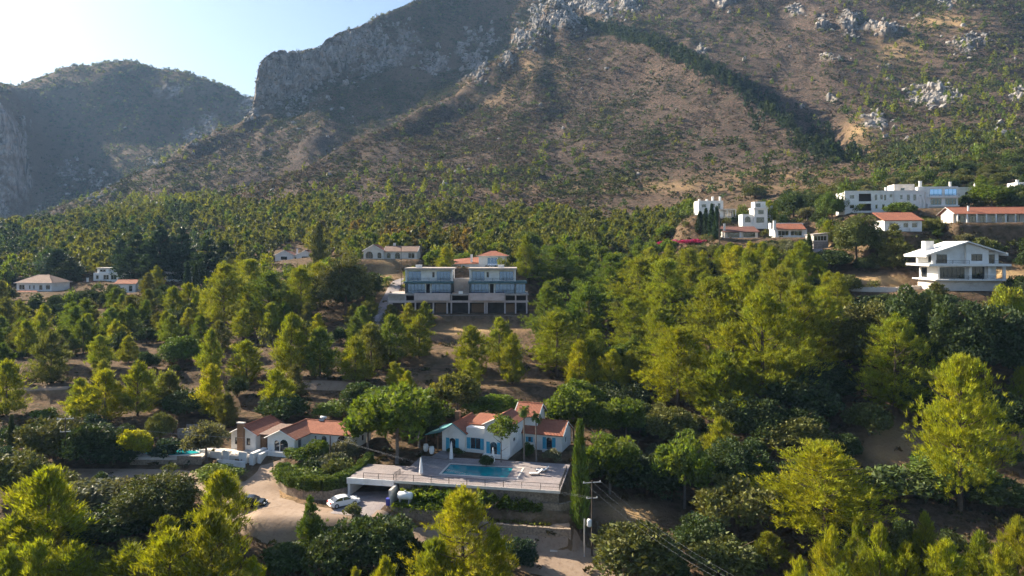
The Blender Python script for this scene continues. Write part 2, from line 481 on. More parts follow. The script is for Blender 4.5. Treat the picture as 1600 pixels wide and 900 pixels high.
# dirt track
m, t, b = new_mat("dirt_track")
tc = t.n("ShaderNodeTexCoord").outputs["Object"]
c = t.mixc(t.ramp(t.noise(.25, 6, .65, tc), .3, .7), (.27, .185, .125), (.37, .275, .205))
c = t.mixc(t.ramp(t.noise(1.5, 4, .7, tc), .5, .8), c, (.20, .13, .08))
t.l(c, b.inputs["Base Color"]); b.inputs["Roughness"].default_value = .95
bp = t.n("ShaderNodeBump", i_Strength=.5, i_Distance=.1); t.l(t.noise(2.5, 5, .6, tc), bp.inputs["Height"]); t.l(bp.outputs[0], b.inputs["Normal"])
M['dirt'] = m
# land: scrub earth, red soil, dry grass, limestone, woodland floor
m, t, b = new_mat("mountain_land")
geo = t.n("ShaderNodeNewGeometry"); P = geo.outputs["Position"]
mask = t.n("ShaderNodeAttribute", attribute_name="mask"); sep = t.n("ShaderNodeSeparateColor"); t.l(mask.outputs["Color"], sep.inputs[0])
nA = t.noise(.02, 6, .62, P); nB = t.noise(.12, 5, .65, P); nC = t.noise(.6, 4, .6, P); nR = t.noise(.09, 6, .7, P)
c = t.mixc(t.ramp(nA, .35, .65), (.095, .063, .053), (.142, .093, .075))
c = t.mixc(t.ramp(nB, .48, .70), c, (.185, .122, .095))
c = t.mixc(t.ramp(nC, .44, .57), c, (.040, .038, .024))
dry = t.mixc(t.ramp(nB, .3, .7), (.48, .34, .17), (.40, .25, .14))
c = t.mixc(sep.outputs[1], c, dry)
floor_ = t.mixc(t.ramp(nC, .35, .7), (.19, .125, .080), (.075, .060, .034))
c = t.mixc(sep.outputs[2], c, floor_)
mp = t.n("ShaderNodeMapping"); mp.inputs["Scale"].default_value = (1, 1, .3); t.l(P, mp.inputs["Vector"])
nV = t.noise(.14, 6, .75, mp.outputs[0])
rock = t.mixc(t.ramp(nV, .36, .62), (.10, .09, .083), (.42, .39, .365))
rock = t.mixc(t.ramp(nR, .52, .68), rock, (.34, .25, .18))
rk = t.n("ShaderNodeMath", operation='MULTIPLY_ADD'); t.l(sep.outputs[0], rk.inputs[0]); rk.inputs[1].default_value = 1.7
nn = t.n("ShaderNodeMath", operation='MULTIPLY_ADD'); t.l(nB, nn.inputs[0]); nn.inputs[1].default_value = 1.6; nn.inputs[2].default_value = -1.25
t.l(nn.outputs[0], rk.inputs[2]); cl = t.n("ShaderNodeClamp"); t.l(rk.outputs[0], cl.inputs[0])
c = t.mixc(cl.outputs[0], c, rock)
t.l(c, b.inputs["Base Color"]); b.inputs["Roughness"].default_value = 1.0; b.inputs["Specular IOR Level"].default_value = .1
bp = t.n("ShaderNodeBump", i_Strength=1.0, i_Distance=1.6); t.l(t.noise(.4, 6, .75, P), bp.inputs["Height"]); t.l(bp.outputs[0], b.inputs["Normal"])
M['land'] = m

# ------------------------------------------------------------------ plots
def rad(a): return math.radians(a)
FR = {}   # frame of each building: (x, y, z, yaw)
def frame(key, px, py, Y, yaw, x0, x1, y0, y1, fo=4.0, pad=True, dz=0.0):
    p = at(px, py, Y)
    FR[key] = (p.x, p.y, p.z, rad(yaw))
    if pad: PADS.append((p.x, p.y, rad(yaw), x0, x1, y0, y1, p.z + dz, fo))

frame('modern', 633, 490, 211, 0, -7, 38, -5, 13, 4)
frame('hip', 748, 417, 238, -4, -10, 10, -1, 9, 14)
frame('arches', 568, 405, 275, -3, -1, 21, -3, 9, 6)
frame('twin', 430, 410, 335, 0, -1, 20, -2, 9, 6)
frame('hipleft', 26, 455, 290, -6, -2, 20, -4, 12, 6)
frame('pinkish', 146, 440, 300, -4, -4, 14, -2, 9, 6)
frame('lowleft', 196, 458, 275, 0, -2, 6, -1, 7, 5)
frame('flatleft', 258, 440, 290, 3, -2, 17, -2, 9, 6)
frame('white', 1446, 455, 183, -3, -2, 21, -3, 12, 5)
frame('apt', 1320, 333, 250, -6, -1, 27, -2, 11, 14)
frame('bluewin', 1434, 326, 248, -10, -1, 15, -2, 10, 14)
frame('arcade', 1490, 318, 262, -8, -1, 12, -1, 9, 14)
frame('edge', 1572, 312, 262, -4, -1, 14, -1, 9, 14)
frame('redsmall', 1382, 362, 215, -4, -2, 12, -2, 8, 5)
frame('longred', 1495, 348, 214, -4, -1, 26, -2, 9, 5)
frame('terraces', 1092, 336, 285, 0, -1, 16, -2, 9, 14)
frame('cube', 1161, 349, 268, -4, -1, 11, -2, 9, 14)
frame('darkred', 1132, 372, 258, -4, -1, 13, -2, 8, 14)
frame('redwhite', 1211, 371, 250, -4, -1, 12, -2, 8, 14)
frame('stonehut', 1271, 389, 232, 6, -1, 6, -1, 6, 4)
frame('lower', 418, 706, 127, -16, -10, 13, -1.2, 12, 2.5, dz=-.15)
frame('villa', 797, 715, 121, -20, -17, 9, -.5, 12, 3.0, dz=-.05)
FR['deck'] = (6.9, 105.0, -35.15, rad(-11))
PADS.append((-27, 107.5, 0, -9, 8, -4.5, 5.0, -38.0, 4.0))          # yard by the carport
PADS.append((6.9, 105.0, rad(-11), -25, .3, 3.5, 15, -35.4, 1.5))      # under the deck
PADS.append((6.9, 105.0, rad(-11), -10, 1.5, -2.6, 1.2, -39.4, 1.4))   # garden strip below it
PADS.append((6.9, 105.0, rad(-11), -10, 1.8, -.6, 1.2, -38.1, 2.2))
PADS.append((6.9, 105.0, rad(-11), -24.5, -11, -2.6, 1.2, -38.3, 1.2))  # ivy bank
PADS.append((6.9, 105.0, rad(-11), -33, -25.2, -2, 6.0, -38.0, 1.5))   # carport floor

# ------------------------------------------------------------------ the land sheet
OUTCROPS = [(450, 125, 45, 42, 1), (540, 92, 50, 34, 1), (600, 70, 45, 28, .8), (590, 100, 25, 14, .9), (680, 95, 18, 20, .7), (735, 85, 18, 30, .9), (745, 105, 14, 20, 1),
            (770, 60, 14, 14, .7), (792, 95, 10, 10, .9), (820, 62, 16, 13, 1), (846, 38, 14, 22, 1.2), (880, 22, 22, 22, 1.2), (935, 10, 24, 14, 1), (975, 6, 15, 12, 1.1), (1130, 3, 12, 8, 1),
            (1240, 18, 14, 8, .9), (1285, 38, 12, 14, .9), (1325, 38, 15, 15, 1), (1372, 47, 26, 9, 1), (1388, 112, 12, 8, .9), (1455, 150, 34, 13, 1.1), (1525, 70, 30, 11, 1),
            (1505, 88, 12, 5, .8), (1595, 150, 14, 13, 1.1), (1562, 207, 7, 6, 1), (1550, 222, 10, 6, 1), (1365, 190, 20, 12, .7), (1475, 5, 12, 6, 1), (1300, 155, 10, 6, .6), (1090, 80, 10, 5, .6), (1295, 92, 14, 5, .6),
            (270, 142, 36, 16, .45), (325, 190, 15, 20, .5), (110, 275, 24, 24, .4), (20, 285, 26, 44, .5), (15, 220, 20, 50, .5), (300, 215, 14, 14, .5), (242, 255, 9, 5, .9), (390, 170, 14, 20, .8), (150, 290, 20, 25, .4)]
DRYSPOTS = [(1470, 35, 42, 12, 1), (1395, 85, 34, 22, .9), (1345, 205, 22, 22, .8), (1340, 235, 25, 15, .8), (1080, 292, 160, 9, .5), (900, 295, 120, 10, .35), (1200, 275, 80, 8, .5), (760, 150, 40, 20, .4), (830, 105, 35, 20, .45), (1420, 120, 25, 15, .4),
            (1375, 438, 95, 10, 1.2), (1570, 432, 50, 16, 1.1), (740, 515, 110, 12, 1.1), (700, 560, 110, 14, .6), (720, 595, 100, 14, .7), (500, 603, 70, 8, .7), (60, 612, 60, 9, .7), (1395, 690, 60, 45, 1.1), (1575, 690, 45, 45, 1.2),
            (985, 800, 60, 24, 1.1), (1330, 640, 30, 20, .8), (600, 425, 30, 30, .9), (590, 470, 25, 25, .6), (1310, 385, 40, 9, .9), (850, 790, 60, 30, .7), (430, 760, 90, 30, .9), (560, 820, 120, 25, .9), (880, 870, 80, 25, 1.1),
            (230, 555, 40, 20, .3), (1140, 405, 40, 8, .5), (900, 440, 20, 10, .3), (1590, 630, 20, 20, .8), (1460, 740, 40, 20, .6)]

def gauss_sum(px, py, lst):
    r = np.zeros_like(px)
    for (a, b, rx, ry, s) in lst:
        r = np.maximum(r, s * np.exp(-(((px - a) / rx) ** 2 + ((py - b) / ry) ** 2) * .9))
    return r

cols = np.concatenate([np.linspace(-1600, -60, 60)[:-1], np.arange(-60, 1662, 4.0), np.linspace(1665, 3300, 60)])
Dl, Zl = breaklines(cols)
ROWS = [3, 6, 16, 22, 30, 30, 30, 34, 34, 40, 36, 32, 20, 26, 22, 18, 18, 26, 24, 20, 64, 20, 40, 56, 10, 10, 4]
ROWS = ROWS[:NL - 1] if len(ROWS) >= NL - 1 else ROWS + [10] * (NL - 1 - len(ROWS))
yy = []
for j in range(NL - 1):
    n = ROWS[j]
    for k in range(n):
        yy.append(Dl[j] + (Dl[j + 1] - Dl[j]) * (k / n))
yy.append(Dl[-1])
GY = np.array(yy); GX = (cols[None, :] - 800) / F * GY
GZ = hground(GX, GY)
gpx = np.broadcast_to(cols[None, :], GY.shape); gpy = HZ - GZ / GY * F
dzdy = np.gradient(GZ, axis=0) / np.maximum(np.gradient(GY, axis=0), .01)
rockm = gauss_sum(gpx, gpy, OUTCROPS) * smooth(400, 450, GY)
# the ravine and the hidden back slopes keep their soil; cliffs are bare
steep = smooth(1.5, 3.0, np.abs(dzdy)) * smooth(700, 900, GY) * (1 - smooth(560, 680, gpx)) * smooth(.30, .55, vnoise(GX / 34 + GZ / 90, GZ / 60, 12) * .6 + ridged(GX / 12, GZ / 50, 3, 13) * .5)
rockm = np.clip(np.maximum(rockm * (.25 + 1.5 * smooth(.35, .75, ridged(GX / 22, GZ / 30 + GY / 50, 4, 3))), steep), 0, 1.3)
# crags: fissured faces pushed out along the line of the slope
fis = ridged(GX / 16 + fbm(GX / 30, GZ / 30, 2, 8), GZ / 46 + GY / 60, 4, 41) - .5
blk = np.floor(vnoise(GX / 9, GZ / 14, 77) * 4) / 4 - .4
push = np.clip(rockm, 0, 1) * (fis * 26 + blk * 14)
GYd = GY - push * smooth(420, 700, GY) * .9
GZ = GZ + np.clip(rockm, 0, 1) * (ridged(GX / 10, GY / 10, 3, 55) - .35) * 8 * smooth(420, 800, GY)
dry = np.clip(gauss_sum(gpx, gpy, DRYSPOTS) * (.6 + .8 * (fbm(GX / 9, GY / 9, 3, 61) * .5 + .5)), 0, 1)
forest = (1 - smooth(360, 470, GY)) * .9 + .8 * smooth(900, 1080, GY) * (1 - smooth(840, 920, gpx))
forest = np.clip(forest - dry * .9, 0, 1)
nr, nc = GY.shape
V = np.stack([GX * (GYd / GY), GYd, GZ], -1).reshape(-1, 3)
idx = np.arange(nr * nc).reshape(nr, nc)
Q = np.stack([idx[:-1, :-1], idx[:-1, 1:], idx[1:, 1:], idx[1:, :-1]], -1).reshape(-1, 4)
land_me = np_mesh("terrain", V, Q, M['land'], smooth_=True)
a = land_me.attributes.new("mask", 'FLOAT_COLOR', 'POINT')
a.data.foreach_set("color", np.stack([np.clip(rockm, 0, 1), dry, forest, np.ones_like(dry)], -1).astype(np.float32).ravel())
flat = rockm[:-1, :-1].ravel() > .22
land_me.polygons.foreach_set("use_smooth", ~flat)
land = link(bpy.data.objects.new("terrain", land_me)); tag(land, "brown scrub mountain slopes with limestone crags above a wooded valley side", kind="structure")

# ------------------------------------------------------------------ plants
def blades(P, Dr, ln, wd, spread, g):
    """One pointed leaf spray (a triangle) per row of P, roughly along Dr."""
    n = len(P)
    d = Dr + g.normal(0, spread, (n, 3)); d /= np.linalg.norm(d, axis=1, keepdims=True) + 1e-9
    s = np.cross(d, g.normal(0, 1, (n, 3))); s /= np.linalg.norm(s, axis=1, keepdims=True) + 1e-9
    ln = (ln * g.uniform(.6, 1.3, n))[:, None]; w = (wd * g.uniform(.6, 1.3, n))[:, None]
    V = np.stack([P - s * w, P + s * w, P + d * ln], 1).reshape(-1, 3)
    return V

def rand_dirs(n, g):
    v = g.normal(0, 1, (n, 3)); return v / np.linalg.norm(v, axis=1, keepdims=True)

def pine_leaves(H, R, nb, per, ln, wd, g, base=.12, lean=.0, shape=1.0, m=3):
    """Pine crown: rising branches ending in upright plumes of needles, uneven outline."""
    out = []
    t = np.sort(g.uniform(base, .96, nb)); ph = g.uniform(0, 6.28, 3)
    for k in range(nb):
        s = (t[k] - base) / (1 - base); tt = t[k]
        az = k * 2.39996 + g.uniform(-.6, .6); el = -.02 + .95 * s + g.uniform(-.2, .25)
        prof = min(1, .5 + s * 2.0) * (1 - s ** (1.55 * shape)) ** .85 * (1 + .2 * math.sin(az + ph[0]) + .18 * math.sin(2 * az + ph[1] + 5 * s))
        L = R * prof * g.uniform(.55, 1.12) + .06 * R
        dh = np.array([math.cos(az) * math.cos(el), math.sin(az) * math.cos(el), math.sin(el)])
        o = np.array([lean * tt * H * .3, 0, tt * H * .92])
        n = max(3, int(per * (.35 + L / R)))
        u = g.uniform(.3, 1, n) ** .6
        C = o + dh * (u * L)[:, None] + np.array([0, 0, .14 * L]) * (u ** 2)[:, None] + g.normal(0, 1, (n, 3)) * (.11 * L + .012 * H) * np.array([1, 1, .7])
        P = np.repeat(C, m, 0) + g.normal(0, 1, (n * m, 3)) * ln * .26
        out.append(blades(P, np.tile(dh * .65 + np.array([0, 0, .8]), (n * m, 1)), ln, wd, .42, g))
    n = 10 * m
    P = np.zeros((n, 3)); P[:, 2] = H * g.uniform(.86, .97, n); P[:, 0] = lean * .3 * P[:, 2]; P[:, :2] += g.normal(0, .012 * H, (n, 2))
    out.append(blades(P, np.tile([0, 0, 1.0], (n, 1)), ln, wd, .4, g))
    return np.concatenate(out)

def clump_leaves(H, R, ncl, per, leaf, g, base=.12, flat=.8, clr=.34, up=.35):
    """Round crown of leafy clumps with gaps between."""
    out = []
    c0 = np.array([0, 0, H * (base + (1 - base) * .5)]); rz = H * (1 - base) * .5
    d = rand_dirs(ncl, g); d[:, 2] = np.abs(d[:, 2]) * 1.2 - .45
    d /= np.linalg.norm(d, axis=1, keepdims=True)
    rr = g.uniform(.45, .86, ncl) * (1 + .22 * np.sin(3 * np.arctan2(d[:, 1], d[:, 0]) + g.uniform(0, 6)))
    C = c0 + d * rr[:, None] * np.array([R, R, rz])
    for k in range(ncl):
        r = R * clr * g.uniform(.6, 1.25)
        n = int(per * g.uniform(.7, 1.3))
        q = rand_dirs(n, g); q[:, 2] = q[:, 2] * .9 + .15
        P = C[k] + q * (r * g.uniform(.55, 1.0, n) ** .5)[:, None] * np.array([1, 1, flat])
        out.append(blades(P, q * .7 + np.array([0, 0, up]), leaf, leaf * .42, .6, g))
    return np.concatenate(out)

def cypress_leaves(H, R, n, ln, wd, g):
    t = g.uniform(0.02, 1, n)
    r = R * np.minimum(1, t * 6 + .3) * (1 - t ** 2.2) ** .9 * g.uniform(.55, 1.0, n) + .03
    az = g.uniform(0, 2 * math.pi, n); r *= 1 + .18 * np.sin(az * 3 + t * 9)
    P = np.stack([np.cos(az) * r, np.sin(az) * r, t * H * .97], 1)
    Dr = np.stack([np.cos(az) * .35, np.sin(az) * .35, np.ones(n)], 1)
    return blades(P, Dr, ln, wd, .25, g)

def tri_mesh(name, V, mat):
    return np_mesh(name, V, np.arange(len(V)).reshape(-1, 3), mat)

def trunk_mesh(name, H, r, g, mat, limbs=5, lean=0.0, R=2.0, fork=.35):
    mb = MB()
    pts = [(lean * H * .3 * t + g.normal(0, .03) * H * .1 * (t > 0), g.normal(0, .03) * H * .1 * (t > 0), H * t - (.6 if t == 0 else 0)) for t in np.linspace(0, .92, 6)]
    mb.tube(pts, [r, r * .8, r * .65, r * .5, r * .32, r * .1], 7)
    for k in range(limbs):
        t = g.uniform(fork, .75); az = g.uniform(0, 6.28); i = min(4, int(t / .92 * 5))
        o = Vector(pts[i]).lerp(Vector(pts[i + 1]), t / .92 * 5 - i)
        L = R * g.uniform(.5, .8)
        e = o + Vector((math.cos(az) * L, math.sin(az) * L, L * .7))
        mb.tube([o, o.lerp(e, .5) + Vector((0, 0, -.06 * L)), e], [r * .4, r * .25, r * .07], 5)
    me = bpy.data.meshes.new(name); me.from_pydata(mb.v, [], mb.f); me.materials.append(mat); me.update()
    return me

g = np.random.default_rng(11)
PROTO = {}   # kind -> list of (crown mesh, trunk mesh), unit: nominal height and radius
def proto(kind, H, R, crown_fn, trunk_r, nvar, mat='leaf', bark='bark', limbs=5, fork=.35):
    PROTO[kind] = (H, R, [(tri_mesh("crown", crown_fn(), M[mat]), trunk_mesh("trunk", H * .96, trunk_r, g, M[bark], limbs, 0, R, fork)) for _ in range(nvar)])
proto('pine', 10, 3.0, lambda: pine_leaves(10, 3.0, 80, 11, .58, .058, g, .06, m=11), .20, 6)
proto('tallpine', 14, 3.6, lambda: pine_leaves(14, 3.6, 78, 13, .72, .065, g, .14, shape=1.2, m=10), .26, 3, limbs=8)
proto('bigpine', 22, 5.6, lambda: pine_leaves(22, 5.6, 120, 17, .62, .058, g, .14, shape=1.15, m=13), .36, 3, limbs=14)
proto('bigcarob', 13, 6.5, lambda: clump_leaves(13, 6.5, 150, 130, .46, g, .03, .8, .22), .4, 3, mat='leaf_dense', limbs=8)
proto('thintree', 7, 2.0, lambda: clump_leaves(7, 2.0, 26, 55, .34, g, .42, .8, .36), .10, 1, bark='barkgrey', limbs=7, fork=.2)
proto('sparsepine', 10, 2.6, lambda: pine_leaves(10, 2.6, 46, 9, .62, .06, g, .14, m=9), .17, 3)
proto('darkpine', 9, 2.1, lambda: pine_leaves(9, 2.1, 80, 12, .42, .08, g, .05, shape=.7, m=9), .2, 3, mat='leaf_dense')
proto('carob', 6, 3.8, lambda: clump_leaves(6, 3.8, 85, 95, .42, g, .02, .8, .30), .28, 5, mat='leaf_dense')
proto('broadleaf', 9, 4.2, lambda: clump_leaves(9, 4.2, 90, 90, .48, g, .18, .75, .27), .24, 4, bark='barkgrey', limbs=8)
proto('olive', 4.5, 2.6, lambda: clump_leaves(4.5, 2.6, 60, 80, .30, g, .2, .85, .30), .2, 3, bark='barkgrey', limbs=6)
proto('bush', 2.4, 1.7, lambda: clump_leaves(2.4, 1.7, 34, 70, .30, g, .0, .85, .36), .08, 4, mat='leaf_dense')
proto('cypress', 12, 1.0, lambda: cypress_leaves(12, 1.0, 4200, .55, .09, g), .16, 3, mat='leaf_dense', limbs=0)

def palm_parts(H, nf, fl, g):
    mb = MB()
    for k in range(nf):
        az = k * 2.4 + g.uniform(-.3, .3); el = g.uniform(-.5, 1.1); L = fl * g.uniform(.8, 1.1)
        prev = None; pts = []
        for q in range(7):
            u = q / 6; e = el - 1.3 * u * u
            step = L / 6
            prev = Vector((0, 0, H)) if prev is None else prev + Vector((math.cos(az) * math.cos(e), math.sin(az) * math.cos(e), math.sin(e))) * step
            pts.append(prev.copy())
        side = Vector((-math.sin(az), math.cos(az), 0))
        for q in range(6):
            for s in (-1, 1):
                for z in (0.0, .5):
                    p = pts[q].lerp(pts[q + 1], z); d = (pts[q + 1] - pts[q]).normalized()
                    w = fl * .34 * math.sin(math.pi * min(.95, (q + z + .8) / 7))
                    mb.poly([p, p + d * .16, p + side * s * w + d * w * .6 + Vector((0, 0, -.25 * w))])
    me = bpy.data.meshes.new("crown"); me.from_pydata(mb.v, [], mb.f); me.materials.append(M['leaf']); me.update()
    tb = MB().tube([(0, 0, -.5), (0.05, 0, H * .3), (.1, .03, H * .7), (0, 0, H)], [.24, .18, .15, .17], 8)
    tm = bpy.data.meshes.new("trunk"); tm.from_pydata(tb.v, [], tb.f); tm.materials.append(M['barkgrey']); tm.update()
    return me, tm
PROTO['palm'] = (8, 1.6, [palm_parts(7.4, 34, 1.7, g) for _ in range(2)])
PROTO['lowpalm'] = (3.2, 2.4, [palm_parts(1.3, 30, 2.8, g)])

TINT = {  # foliage colours by word
    'bright yellow-green': (0.250, 0.280, 0.016), 'yellow-green': (0.190, 0.228, 0.020), 'mid green': (0.105, 0.158, 0.026), 'deep green': (0.056, 0.088, 0.024),
    'dark green': (0.040, 0.064, 0.022), 'blue-green': (0.041, 0.074, 0.043), 'grey-green': (0.140, 0.145, 0.085), 'olive green': (0.115, 0.130, 0.034), 'rusty': (0.200, 0.120, 0.035), 'fresh green': (0.130, 0.190, 0.026),
    'magenta': (0.405, 0.041, 0.162), 'dull olive': (0.115, 0.115, 0.054)}
NAMES = {'bigpine': 'pine_tree', 'bigcarob': 'evergreen_tree', 'thintree': 'broadleaf_tree', 'pine': 'pine_tree', 'tallpine': 'pine_tree', 'sparsepine': 'pine_tree', 'darkpine': 'conifer_tree', 'carob': 'evergreen_tree', 'broadleaf': 'broadleaf_tree',
         'olive': 'olive_tree', 'bush': 'bush', 'cypress': 'cypress_tree', 'palm': 'palm_tree', 'lowpalm': 'palm_tree'}
WORD = {'bigpine': 'tall open pine', 'bigcarob': 'big round evergreen', 'thintree': 'thin-stemmed broadleaf tree', 'pine': 'pine', 'tallpine': 'open pine', 'sparsepine': 'thin pine', 'darkpine': 'conifer', 'carob': 'round evergreen', 'broadleaf': 'broadleaf tree',
        'olive': 'olive tree', 'bush': 'bush', 'cypress': 'slim cypress', 'palm': 'tall palm', 'lowpalm': 'low palm'}
TREES = []   # dicts: everything planted one by one
def plant(kind, x, y, H, R, tint, z=None, label=None):
    if kind in ('pine', 'tallpine') and H > 14.5: kind = 'bigpine'
    if kind == 'carob' and H > 8.5: kind = 'bigcarob'
    TREES.append(dict(kind=kind, x=x, y=y, H=H, R=R, tint=tint, z=z, label=label))

# ------------------------------------------------------------------ planting plan
KEEP = [  # views of buildings and clearings that nothing nearer stands in front of: (px0, px1, py0, py1, distance)
    (348, 556, 650, 738, 124), (300, 420, 690, 738, 120), (430, 560, 690, 782, 112), (545, 900, 690, 772, 112), (668, 890, 640, 735, 120), (505, 600, 755, 805, 106), (365, 430, 768, 800, 104),
    (585, 705, 760, 832, 104), (780, 925, 765, 870, 102), (598, 838, 394, 500, 208), (566, 652, 376, 412, 272), (428, 492, 386, 410, 332), (1440, 1575, 378, 458, 181), (1312, 1600, 288, 334, 246),
    (1382, 1442, 333, 362, 212), (1492, 1600, 322, 352, 211), (1090, 1155, 308, 334, 282), (1158, 1202, 314, 350, 266), (1130, 1190, 354, 374, 255), (1208, 1264, 344, 372, 247), (1270, 1298, 360, 390, 230),
    (22, 100, 426, 456, 286), (118, 192, 416, 440, 296), (200, 214, 440, 458, 272), (256, 330, 410, 440, 286), (232, 302, 696, 712, 118), (905, 940, 740, 866, 101), (830, 1000, 850, 900, 96), (700, 900, 690, 770, 112), (1345, 1432, 645, 735, 116), (1558, 1600, 640, 738, 116), (940, 1035, 785, 835, 104), (640, 832, 500, 530, 188), (640, 800, 560, 574, 165), (640, 800, 592, 606, 150), (440, 560, 596, 614, 148), (0, 110, 602, 620, 146), (185, 262, 536, 566, 172)]
def blocks(x, y, z, H, R):
    x = np.asarray(x, float); px = 800 + F * x / y; r = R * F / y * .8; top = HZ - (z + H) / y * F; bot = HZ - z / y * F
    out = np.zeros(x.shape, bool)
    for (a, b, c, d, dist) in KEEP:
        out |= (y < dist) & (px + r > a) & (px - r < b) & (top < d) & (bot > c)
    return out
def on_pad(x, y, m=0.5):
    x = np.asarray(x, float); y = np.asarray(y, float); r = np.zeros(x.shape, bool)
    for (px, py, yaw, x0, x1, y0, y1, pz, fo) in PADS:
        cs, sn = math.cos(yaw), math.sin(yaw)
        lx = (x - px) * cs + (y - py) * sn; ly = -(x - px) * sn + (y - py) * cs
        r |= (x0 - m < lx) & (lx < x1 + m) & (y0 - m < ly) & (ly < y1 + m)
    return r
BARE = [(590, 840, 492, 535, 1), (640, 820, 545, 575, .7), (620, 840, 588, 620, .7), (440, 560, 596, 615, .8), (0, 110, 600, 622, 1), (1340, 1440, 650, 740, .9), (1545, 1600, 650, 740, .9), (930, 1040, 782, 832, 1),
        (1290, 1460, 424, 450, .95), (1530, 1600, 420, 452, .8), (360, 470, 742, 850, 1), (470, 700, 800, 850, 1), (820, 960, 845, 905, 1), (80, 330, 728, 750, 1), (566, 640, 404, 500, .9), (190, 260, 535, 570, .5), (0, 420, 615, 650, .4),
        (1040, 1110, 770, 800, .3)]
def bare(x, y, z):
    x = np.asarray(x, float); px = 800 + F * x / y; py = HZ - z / y * F; r = np.zeros(x.shape, bool)
    for (a, b, c, d, p) in BARE:
        r |= (a < px) & (px < b) & (c < py) & (py < d) & (rng.uniform(0, 1, x.shape) < p)
    return r

